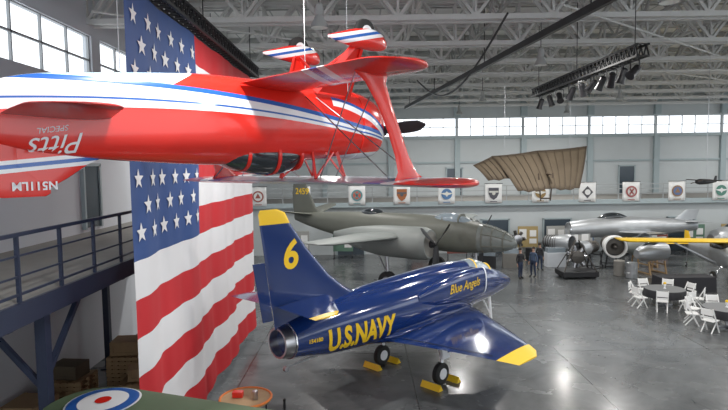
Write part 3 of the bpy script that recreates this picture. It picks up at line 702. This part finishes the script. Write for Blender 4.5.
for gx_ in(6.3,9.2): top(M().cyl((gx_,25.05,7.15),(gx_,25.05,CZ),.008,n=6).obj('hanging_cable',m_steel),'thin steel cable suspending the glider','cable','suspension cables')
HM=emp('model_airplane',(15.3,25,5.55),'small dark model airplane hanging on wires','model airplane',rad(200))
m=M(); fus(m,[(-.6,.03,0,.04),(-.2,.1,0,.1),(.4,.13,0,.13),(.6,.08,0,.08)],3); m.obj('fuselage',m_btruss,HM)
m=M(); wing(m,[(-.8,.3,.0,.08,.1),(0,.35,0,.05,.1),(.8,.3,.0,.08,.1)]); m.obj('wing',m_btruss,HM)
m=M(); wing(m,[(-.3,-.45,-.6,.02,.1),(.3,-.45,-.6,.02,.1)]); fin(m,[(0,-.4,-.62,.1),(.25,-.52,-.64,.1)]); m.obj('tail',m_btruss,HM)
m=M(); m.loft(blade_rings(.3,.06,(0,1,.3),(.62,0,0)),0); m.loft(blade_rings(.3,.06,(0,-1,-.3),(.62,0,0)),0); m.obj('propeller',m_rib,HM)
top(M().cyl((15.3,25,5.65),(15.3,25,CZ),.01,n=6).obj('hanging_cable',m_steel),'thin steel cable suspending the model airplane','cable','suspension cables')
# ---------------------------------------------------------------- banners
bcols=[(.35,.1,.08),(.42,.12,.10),(.12,.28,.30),(.40,.14,.05),(.1,.22,.42),(.10,.10,.12),(.30,.2,.08),(.10,.10,.11),(.35,.10,.10),(.30,.18,.10),(.1,.25,.2)]
bc2=[(.8,.8,.78),(.7,.7,.68),(.55,.12,.08),(.12,.12,.14),(.8,.78,.7),(.65,.65,.6),(.75,.75,.7),(.8,.8,.8),(.6,.6,.58),(.12,.18,.35),(.8,.8,.8)]
bkind=[0,0,4,1,2,1,2,3,4,0,2]
bpx=[258,302,357,402,447,494,541,588,632,678,722]
for i,(px,bc) in enumerate(zip(bpx,bcols)):
    X=(px-364)/560*39.8
    e=emp('squadron_banner',(X,39.87,4.35),'white banner with a round emblem hung on the railing' if bkind[i] in(0,2,4) else 'white banner with a dark shield emblem hung on the railing','banner',group='squadron banners on the railing')
    mb=mat('emblem_colour',bc,.7); mc=mat('emblem_accent',bc2[i],.7); m=M(); w_,h=.60,.70
    rows=[]
    for j in range(5):
        z=h-2*h*j/4; rows.append([Vector((w_*(-1+2*k/8),.03*math.sin(k*1.3+i),z)) for k in range(9)])
    m.loft(rows,0,False,closed=False); o=m.obj('cloth',m_plast,e); o.modifiers.new('thick','SOLIDIFY').thickness=.01
    M().cyl((-w_-.05,-.02,h),(w_+.05,-.02,h),.02,n=8).obj('rod',m_black,e)
    m=M(); kind=bkind[i]
    def disc(r,y,mi): m.lathe((0,y,0),(0,-1,0),[(0,r),(.012,r)],28,mi)
    if kind==0: disc(.40,-.06,0); disc(.30,-.08,1); m.add([(-.2,-.1,-.12),(.2,-.1,-.12),(0,-.1,.24)],[(0,1,2)],0)
    elif kind==1: m.add([(x,-.06,z) for x,z in((-.36,.4),(.36,.4),(.36,-.02),(.22,-.3),(0,-.46),(-.22,-.3),(-.36,-.02))],[tuple(range(7))],0); m.box((0,-.08,.12),(.66,.02,.12),1); disc(.12,-.09,1)
    elif kind==2: disc(.38,-.06,0); m.add([(-.5,-.09,.06),(-.1,-.09,.1),(0,-.09,.2),(.1,-.09,.1),(.5,-.09,.06),(.08,-.09,-.08),(0,-.09,-.2),(-.08,-.09,-.08)],[tuple(range(8))],1)
    elif kind==3: m.add([(x,-.06,z) for x,z in((0,.44),(.40,0),(0,-.44),(-.40,0))],[(0,1,2,3)],0); disc(.2,-.09,1)
    else: disc(.40,-.06,0); disc(.28,-.08,1); m.box((0,-.1,0),(.1,.02,.5),0,ry=.6); m.box((0,-.1,0),(.1,.02,.5),0,ry=-.6)
    m.box((0,-.05,-.58),(.5,.01,.05),0)
    m.obj('emblem',[mb,mc],e,smooth=False)
# ---------------------------------------------------------------- tables and chairs
def chair_proto(loc,rz):
    e=emp('folding_chair',loc,'white folding chair at a round table','chair',rz,group='white chairs around the tables')
    M().box((0,0,.46),(.46,.44,.04)).obj('seat',m_plast,e,bevel=.01)
    m=M().box((0,-.23,.80),(.46,.035,.24)).box((0,-.225,.6),(.46,.025,.08)); m.obj('backrest',m_plast,e,bevel=.008)
    for sx in(-1,1):
        M().bar((sx*.22,-.25,.94),(sx*.22,.22,0),.035).obj('leg',m_plast,e,smooth=False)
        M().bar((sx*.19,.1,.44),(sx*.19,-.26,0),.035).obj('leg',m_plast,e,smooth=False)
    return e
def table(loc,r=.85):
    e=emp('round_table',loc,'round banquet table with a dark cloth','table',group='round banquet tables')
    m=M(); rings=[]
    for z,rr,wv in((.76,.02,0),(.76,r-.01,0),(.745,r,0),(.6,r+.02,.01),(.42,r+.03,.035)):
        rings.append([Vector(((rr+wv*math.sin(k*2*pi/64*14))*math.cos(k*2*pi/64),(rr+wv*math.sin(k*2*pi/64*14))*math.sin(k*2*pi/64),z)) for k in range(64)])
    m.loft(rings[:2],1,False); m.loft(rings[1:],0,False); m.obj('tablecloth',[m_cloth,m_top],e)
    M().cyl((0,0,.05),(0,0,.72),.04).box((0,0,.03),(.7,.08,.06)).box((0,0,.03),(.08,.7,.06)).cyl((0,0,.70),(0,0,.735),r-.03,n=32).obj('pedestal',m_steel,e)
    return e
tabs=[(13.5,24.9),(14.1,21.5),(17.2,23.2)]
proto=None
for ti,(tx,ty) in enumerate(tabs):
    table((tx,ty,0))
    n=8
    for k in range(n):
        a=k*2*pi/n+.25+ti*.3+R.uniform(-.05,.05); rr=1.22+R.uniform(-.02,.10)
        p=(tx+rr*math.cos(a),ty+rr*math.sin(a),0); rz=a+pi/2+R.uniform(-.12,.12)
        if proto is None: proto=chair_proto(p,rz)
        else: clone(proto,p,rz)
    e=emp('centerpiece',(tx,ty,.762),'small white centerpiece on the dark tablecloth','decoration',group='table centerpieces')
    M().lathe((0,0,0),(0,0,1),[(0,.06),(.02,.06),(.05,.02),(.15,.05),(.2,.06)],14).obj('vase',m_white,e)
    M().sphere((0,0,.24),(.07,.07,.06),10).obj('flower',m_yel,e)
e=emp('long_table',(15.9,27.6,0),'long rectangular table with a floor length black cloth','table')
m=M(); rings=[]
for z,s in((.76,0),(.76,1),(.4,1.01),(.0,1.03)):
    ring=[]
    for (cx,cy) in ((-1,-1),(1,-1),(1,1),(-1,1)): ring.append(Vector((cx*1.35*max(s,.01),cy*.45*max(s,.01),z)))
    rings.append(ring)
m.loft(rings,0,False); m.obj('tablecloth',m_cloth,e,smooth=False)
M().box((0,0,.72),(2.5,.75,.03)).bar((-1,0,0),(-1,0,.7),.05).bar((1,0,0),(1,0,.7),.05).obj('table_frame',m_steel,e,smooth=False)
# ---------------------------------------------------------------- far right aircraft and displays
Y=emp('trainer_airplane',(19.6,30.3,0),'yellow winged high wing light airplane parked by the wall','airplane',rad(-94))
m=M(); fus(m,[(-4.2,.06,1.3,.12),(-2.6,.3,1.25,.4),(-1,.45,1.3,.6),(.8,.48,1.3,.62),(1.6,.42,1.2,.42),(2,.3,1.15,.3)],4,.75); m.obj('fuselage',m_silver,Y)
m=M(); wing(m,[(-5.6,.5,-.7,2.22,.06),(-5.2,.7,-.8,2.2,.12),(0,.7,-.8,2.12,.13),(5.2,.7,-.8,2.2,.12),(5.6,.5,-.7,2.22,.06)]); m.obj('wing',m_yel,Y)
m=M(); wing(m,[(-1.5,-3.5,-4.1,1.45,.08),(1.5,-3.5,-4.1,1.45,.08)]); fin(m,[(1.3,-3.3,-4.3,.08),(2.2,-3.8,-4.3,.06)]); m.obj('tail',m_yel,Y)
m=M(); fus(m,[(.9,.3,1.75,.1),(.5,.44,1.8,.3),(-.6,.42,1.8,.3),(-.9,.3,1.8,.15)],3,.8); m.obj('cabin_window',m_glassd,Y)
for sg in(1,-1): 
    M().bar((.1,sg*.4,.9),(.1,sg*2.8,2.1),.04,.08).obj('wing_strut',m_silver,Y,smooth=False); M().bar((.6,sg*.3,.9),(.7,sg*.85,.3),.05).obj('landing_gear_leg',m_steel,Y,smooth=False); wheel(Y,(.7,sg*.9,.28),.28,.14)
wheel(Y,(-4.0,0,.12),.12,.06); M().bar((-3.9,0,1.2),(-4.0,0,.12),.03).obj('tail_wheel_leg',m_steel,Y,smooth=False)
m=M(); m.lathe((2,0,1.15),(1,0,0),[(0,.14),(.15,.1),(.25,.01)],16,1)
for a in(.4,.4+pi): m.loft(blade_rings(.95,.16,(0,math.cos(a),math.sin(a)),(2.1,0,1.15)),0)
m.obj('propeller',[m_black,m_silver],Y)
S2=emp('silver_jet',(17.9,37.6,0),'bare metal vintage jet fighter with a round nose intake','airplane',rad(183))
m=M(); fus(m,[(-4.6,.32,2.1,.34),(-3,.5,2.1,.5),(-1,.62,2.1,.66),(1,.66,2.1,.7),(3,.6,2.05,.62),(4.2,.5,2.0,.5)],4,1); m.obj('fuselage',m_silver,S2)
M().lathe((4.2,0,2.0),(1,0,0),[(0,.5),(.06,.48),(.08,.42),(-.3,.38)],28,caps=False).obj('intake_ring',m_chrome,S2)
M().lathe((4.1,0,2.0),(1,0,0),[(0,.4),(.01,.02)],24).obj('intake_opening',m_black,S2)
m=M(); 
for sg in(1,-1): wing(m,[(sg*.4,1.2,-1.2,1.8,.1),(sg*2.1,.2,-1.3,1.9,.08)])
m.obj('wing',m_silver,S2)
m=M(); fin(m,[(2.5,-3.0,-4.6,.08),(3.2,-3.9,-4.85,.07)]); m.obj('tail_fin',m_silver,S2)
m=M()
for sg in(1,-1): wing(m,[(sg*.1,-3.6,-4.7,2.4,.08),(sg*1.4,-4.3,-4.9,2.45,.07)])
m.obj('tailplane',m_silver,S2)
m=M(); fus(m,[(.1,.1,2.7,.05),(.8,.3,2.75,.3),(1.6,.3,2.75,.3),(2.3,.1,2.65,.06)],4); m.obj('canopy',m_glassd,S2)
for x,y in((-.4,-1.1),(-.4,1.1),(3.2,0)):
    M().cyl((x,y,1.8),(x,y,.3),.05).obj('landing_gear_leg',m_steel,S2); wheel(S2,(x,y,.28),.28,.14)
def engine(loc,rz,s=1,mt=None,lab='polished metal aircraft engine displayed on a stand'):
    e=emp('jet_engine',loc,lab,'engine',rz,group='engines on stands')
    M().lathe((-1.0*s,0,1.35),(1,0,0),[(0,.3*s),(.2,.45*s),(.7,.5*s),(1.2,.62*s),(1.8,.7*s),(2.0,.66*s),(2.0,.58*s),(1.7,.56*s)],28,caps=False).obj('casing',mt or m_silver,e)
    m=M().lathe((.6*s,0,1.35),(1,0,0),[(0,.56*s),(.02,.2*s),(.3,.15*s),(.45,.02)],24); m.obj('fan_face',m_burnt,e)
    m=M()
    for q in range(7): m.torus((-.8*s+q*.22*s,0,1.35),(1,0,0),(.47+.02*q)*s,.025,20,6)
    m.obj('piping',m_burnt,e)
    m=M()
    for x in(-.7,.6):
        for y in(-.5,.5): m.bar((x,y,0),(x*.9,y*.7,1.0),.06)
        m.bar((x,-.5,.1),(x,.5,.1),.05); m.bar((x,-.45,.85),(x,.45,.85),.06)
    m.bar((-.7,-.5,.1),(.6,-.5,.1),.05).bar((-.7,.5,.1),(.6,.5,.1),.05); m.obj('stand',m_black,e,smooth=False)
engine((15.3,34.4,0),rad(-100),1.0,m_plast,'white jet engine casing displayed on a black stand'); engine((12.4,36.2,0),rad(-50),.8); engine((24.6,34.9,0),rad(-120)); engine((13.6,33.6,0),rad(-140),.7)
def radial(loc,rz):
    e=emp('radial_engine',loc,'dark radial piston engine on a stand','engine',rz,group='radial engines on stands')
    M().lathe((0,-.3,1.3),(0,1,0),[(0,.15),(.05,.32),(.4,.34),(.5,.2),(.55,.1)],20).obj('crankcase',m_steel,e)
    for k in range(7):
        a=k*2*pi/7; c=Vector((0,0,1.3)); d=Vector((math.cos(a),0,math.sin(a)))
        m=M().cyl(c+d*.28,c+d*.6,.09,n=10)
        for q in range(4): m.cyl(c+d*(.34+q*.07),c+d*(.36+q*.07),.125,n=12)
        m.obj('engine_cylinder',m_burnt,e)
    m=M(); m.bar((-.5,.3,0),(-.15,.1,1.1),.06).bar((.5,.3,0),(.15,.1,1.1),.06).bar((-.5,-.3,0),(-.15,-.1,1.1),.06).bar((.5,-.3,0),(.15,-.1,1.1),.06).bar((-.5,-.3,.05),(.5,-.3,.05),.05).bar((-.5,.3,.05),(.5,.3,.05),.05); m.obj('stand',m_conc,e,smooth=False)
radial((22.4,33.8,0),.3); radial((26.5,33.0,0),-.2); radial((10.4,38.0,0),.1)
def section(loc,rz,mt,lab,L=2.4,r=.72):
    e=emp('fuselage_section',loc,lab,'aircraft part',rz,group='aircraft sections on cradles')
    m=M(); fus(m,[(-L/2,r*.9,1.25,r*.95),(0,r,1.25,r*1.05),(L/2-.3,r*.8,1.2,r*.82),(L/2,r*.5,1.15,r*.5)],4,.95,caps=True); m.obj('skin',mt,e)
    M().lathe((-L/2-.01,0,1.25),(-1,0,0),[(0,r*.82),(.01,r*.2)],24).obj('open_end',m_black,e)
    m=M(); fus(m,[(-.5,.1,1.25+r*.9,.05),(0,.3,1.3+r*.9,.25),(.6,.1,1.15+r*.85,.05)],3); m.obj('canopy',m_glassd,e)
    m=M()
    for x in(-L*.3,L*.25):
        for y in(-.6,.6): m.bar((x,y,0),(x,y*.7,.75),.07)
        m.bar((x,-.6,.05),(x,.6,.05),.07); m.bar((x,-.5,.55),(x,.5,.55),.07)
    m.obj('cradle',m_wood,e,smooth=False)
section((17.3,34.4,0),rad(172),m_oliveg,'grey cockpit section resting on a wooden cradle',2.0,.6)
section((24.6,37.4,0),rad(185),m_silver,'bare metal nose section resting on a wooden cradle',2.8,.8)
section((28.5,34.5,0),rad(200),m_white,'white nose section resting on a wooden cradle',3.0,.8)
section((16.6,32.2,0),rad(192),m_silver,'small bare metal nose section on a wooden cradle',1.9,.5)
for i,(x,y,mt) in enumerate(((14.5,31.6,m_conc),(14.9,30.9,m_silver),(22.0,29.2,m_conc),(11.0,36.9,m_black),(9.9,36.2,m_conc),(23.9,32.4,m_silver))):
    m=M().lathe((0,0,0),(0,0,1),[(0,.28),(.02,.3),(.28,.29),(.3,.305),(.32,.29),(.58,.29),(.6,.305),(.62,.29),(.86,.3),(.88,.27)],24)
    o=m.obj('steel_drum',mt); o.location=(x,y,0); top(o,'grey steel drum standing among the displays','drum','steel drums by the displays')
e=emp('display_platform',(12.0,31.4,0),'dark display platform with an antique engine frame on it','display')
M().box((0,0,.25),(2.0,1.4,.3)).obj('deck',m_black,e,bevel=.02)
m=M()
for x in(-.9,.9): m.bar((x,-.6,.4),(x*.1,0,2.1),.05).bar((x,.6,.4),(x*.1,0,2.1),.05)
m.bar((-.5,-.3,1.2),(.5,-.3,1.2),.05).bar((-.5,.3,1.2),(.5,.3,1.2),.05); m.obj('frame',m_burnt,e,smooth=False)
M().lathe((0,-.3,1.15),(0,1,0),[(0,.15),(.05,.35),(.4,.38),(.5,.2),(.55,.1)],20).obj('engine_core',m_burnt,e)
for k in range(7):
    a=k*2*pi/7; M().cyl((0.3*math.cos(a),0,1.15+.3*math.sin(a)),(.62*math.cos(a),0,1.15+.62*math.sin(a)),.09,n=10).obj('engine_cylinder',m_steel,e)
for x in(-.8,.8):
    for y in(-.5,.5): M().lathe((x,y-.04,.1),(0,1,0),[(0,.1),(.08,.1)],14).obj('caster',m_rubber,e)
cols=[(.12,.2,.35),(.3,.10,.08),(.4,.4,.38),(.12,.22,.16),(.4,.3,.13)]
pcol=[mat('board_colour',c,.7) for c in cols]
for i,(x,y) in enumerate(((8.2,38.9),(6.2,37.2),(13.6,39.5),(23.3,39.3),(25.9,39.3),(28.2,38.8),(4.0,38.9),(-4.5,38.4),(-1.5,38.8),(11.6,39.5),(15.6,39.6),(20.9,39.6),(14.3,37.0))):
    e=emp('exhibit_board',(x,y,0),'freestanding exhibit board with pictures near the wall','exhibit board',rad(R.uniform(-6,6)),group='exhibit boards by the wall')
    M().box((0,0,1.25),(1.4,.06,1.5)).obj('board',pcol[i%5],e,bevel=.01)
    M().box((-.35,-.035,1.45),(.5,.015,.7)).box((.35,-.035,1.5),(.45,.015,.45)).box((.35,-.035,.95),(.5,.015,.35)).obj('picture',m_plast,e,smooth=False)
    m=M()
    for s in(-1,1): m.bar((s*.64,0,0),(s*.64,0,.55),.05).box((s*.64,0,.02),(.08,.5,.04))
    m.obj('foot',m_black,e,smooth=False)
for i,(x,y) in enumerate(((9.2,34.6),(25.3,28.8),(28.5,30.5),(7.4,33.9),(22.9,31.2),(11.9,34.7))):
    e=emp('display_case',(x,y,0),'glass topped museum display case','display case',rad(R.uniform(-15,15)),group='museum display cases')
    M().box((0,0,.45),(1.2,.6,.9)).obj('cabinet',[m_conc,m_wallw,m_wood,m_black,m_burnt,m_wallw][i],e,bevel=.015)
    M().box((0,0,1.05),(1.12,.54,.30)).obj('glass_top',m_glass,e,bevel=.01)
# ---------------------------------------------------------------- left storage
def crate(loc,d,mt,rz,lab):
    m=M().box((0,0,d[2]/2),d)
    for s in(-1,1):
        for z in(.12,.88): m.box((0,s*(d[1]/2+.012),d[2]*z),(d[0],.024,.09))
        for x in(-1,1): m.box((x*(d[0]/2-.05),s*(d[1]/2+.014),d[2]/2),(.09,.026,d[2]))
    o=m.obj('wooden_crate',mt,smooth=False); o.location=loc; o.rotation_euler=(0,0,rz); top(o,lab,'crate','crates under the balcony')
def pallet(loc,rz):
    m=M()
    for y in(-.45,0,.45): m.box((0,y,.05),(1.1,.1,.09))
    for k in range(6): m.box((-.47+k*.188,0,.107),(.13,1.0,.02))
    o=m.obj('pallet',m_wood,smooth=False); o.location=loc; o.rotation_euler=(0,0,rz); top(o,'stacked flat wooden pallet under the balcony','pallet','pallets under the balcony')
for k in range(8): pallet((-7.1,16.6,.003+k*.12),R.uniform(-.03,.03))
for k in range(6): pallet((-8.3,15.3,.003+k*.12),R.uniform(-.03,.03))
for k in range(6): pallet((-6.15,15.15,.003+k*.12),.1+R.uniform(-.03,.03))
for k in range(3): pallet((-7.0,13.5,.003+k*.12),.1+R.uniform(-.03,.03))
crate((-7.1,16.6,.97),(1.0,.7,.40),m_wood,.1,'light wooden crate on top of the pallets')
crate((-8.3,15.3,.73),(.8,.6,.38),m_tan,-.1,'brown crate on top of the pallets')
crate((-6.15,15.15,.73),(.8,.5,.32),m_wood,.3,'light wooden crate on a short pallet stack')
crate((-7.0,13.5,.37),(.7,.6,.4),m_wood,.2,'small crate on low pallets')
crate((-8.35,13.5,0),(.9,.9,.8),m_wood,-.05,'plain wooden crate on the floor')
e=emp('work_cart',(-2.95,13.3,0),'small brown workshop cart with orange rim','cart')
M().lathe((0,0,.82),(0,0,1),[(0,.62),(.04,.64),(.06,.62)],28).obj('cart_top',m_wood,e)
M().torus((0,0,.88),(0,0,1),.62,.03).obj('rim',m_orange,e)
m=M()
for k in range(4):
    a=k*pi/2+.4; m.bar((.5*math.cos(a),.5*math.sin(a),0),(.5*math.cos(a),.5*math.sin(a),.82),.04)
m.obj('leg',m_black,e,smooth=False)
top(M().box((-3.15,13.35,.952),(.26,.18,.14)).obj('tool_box',m_red,bevel=.015),'small red tool box on the cart','tool box')
top(M().lathe((-2.7,13.2,.881),(0,0,1),[(0,.07),(.2,.07),(.22,.04)],16).obj('paint_can',m_steel),'metal paint can on the cart','can')
m=M().lathe((-1.95,12.9,0),(0,0,1),[(0,.18),(.03,.18),(.05,.03),(.95,.03),(1.0,.04),(1.02,.0)],16); top(m.obj('stanchion',m_black),'black stanchion post on a round base','stanchion')
# ---------------------------------------------------------------- people
def person(loc,rz,shirt,label,arm=0.0,h=1.75):
    J_=[(0,0,.95),(0,0,1.12),(0,-.01,1.32),(0,0,1.46),(0,.01,1.54),(0,.015,1.62),(0,.01,1.72)]
    rr=[(.15,.11),(.145,.105),(.18,.115),(.10,.08),(.055,.055),(.085,.10),(.07,.085)]
    vs=[Vector(j) for j in J_]; ed=[(i,i+1) for i in range(6)]; rads=list(rr)
    def chain(root,pts,rs):
        p=root
        for q,r in zip(pts,rs):
            vs.append(Vector(q)); rads.append((r,r)); ed.append((p,len(vs)-1)); p=len(vs)-1
        return p
    for s in(1,-1):
        chain(0,[(s*.1,0,.88),(s*.11,-.02+s*.03,.5),(s*.12,.02+s*.04,.1),(s*.12,-.06+s*.04,.05),(s*.13,-.16+s*.04,.035)],[.095,.065,.045,.045,.035])
        if arm and s>0: hp=chain(2,[(s*.2,0,1.38),(s*.26,.03,1.12),(s*.2,-.2,1.08),(s*.16,-.27,1.1)],[.06,.045,.032,.028]); hd=Vector((-.1,-1,.05)).normalized()
        else: hp=chain(2,[(s*.2,0,1.38),(s*.26,.02,1.12),(s*.27,-.04,.87),(s*.27,-.05,.80)],[.06,.045,.032,.03]); hd=Vector((0,-.15,-1)).normalized()
        base=vs[hp]; side=Vector((0,1,0)) if not(arm and s>0) else Vector((1,0,0))
        for k,L in enumerate((.075,.085,.08,.06)):
            o_=base+hd*.03+side*(-.03+.02*k)
            chain(hp,[o_,o_+hd*L*.55,o_+hd*L+Vector((-s*.012,0,0))],[.009,.008,.007])
        o_=base-side*.035; chain(hp,[o_+hd*.01,o_+hd*.05-side*.015],[.01,.008])
    me=bpy.data.meshes.new('person'); me.from_pydata([tuple(v) for v in vs],ed,[])
    o=bpy.data.objects.new('person',me); C.objects.link(o)
    sk=o.modifiers.new('skin','SKIN'); 
    for i,sv in enumerate(me.skin_vertices[0].data): sv.radius=rads[i]; sv.use_root=(i==0)
    ss=o.modifiers.new('sub','SUBSURF'); ss.levels=2
    bpy.context.view_layer.update()
    m2=bpy.data.meshes.new_from_object(o.evaluated_get(bpy.context.evaluated_depsgraph_get()))
    bpy.data.objects.remove(o)
    m2.materials.clear()
    for q in (m_skin,shirt,m_jeans,m_rubber): m2.materials.append(q)
    zmin=min(v.co.z for v in m2.vertices)
    for v in m2.vertices: v.co.z-=zmin
    for p in m2.polygons:
        c=p.center; mi=1
        if c.z>1.47: mi=0
        elif c.z<.1: mi=3
        elif abs(c.x)>.2 and c.z<.9 : mi=0
        elif c.y<-.17 and c.z>.9: mi=0
        elif c.z<.97 and abs(c.x)<.21: mi=2
        p.material_index=mi; p.use_smooth=True
    o=bpy.data.objects.new('person',m2); C.objects.link(o); o.location=loc; o.rotation_euler=(0,0,rz); s_=h/1.8; o.scale=(s_,s_,s_)
    top(o,label,'person')
    zz=-zmin
    M().sphere((0,.03,1.70+zz),(.092,.105,.10),14).obj('hair',m_hair,o)
    m=M(); 
    for s in(1,-1): m.sphere((s*.032,-.088,1.665+zz),.012,8)
    m.obj('eye',m_black,o)
    M().add([(-.014,-.088,1.63+zz),(.014,-.088,1.63+zz),(0,-.112,1.635+zz),(0,-.09,1.665+zz)],[(0,1,2),(0,2,3),(1,3,2)]).obj('nose',m_skin,o)
    M().box((0,-.088,1.60+zz),(.04,.008,.008)).obj('mouth',m_red,o)
    m=M()
    for s in(1,-1): m.sphere((s*.088,.01,1.645+zz),(.012,.02,.03),8)
    m.obj('ear',m_skin,o)
person((8.75,31.2,0),.5,m_shirt,'person in dark shirt and jeans standing near the bomber',1)
person((9.6,31.6,0),-1.0,m_shirt2,'person in blue grey shirt standing and talking',0)
person((10.6,33.6,0),2.2,m_shirt,'person in dark clothes looking at the displays',1,1.68)
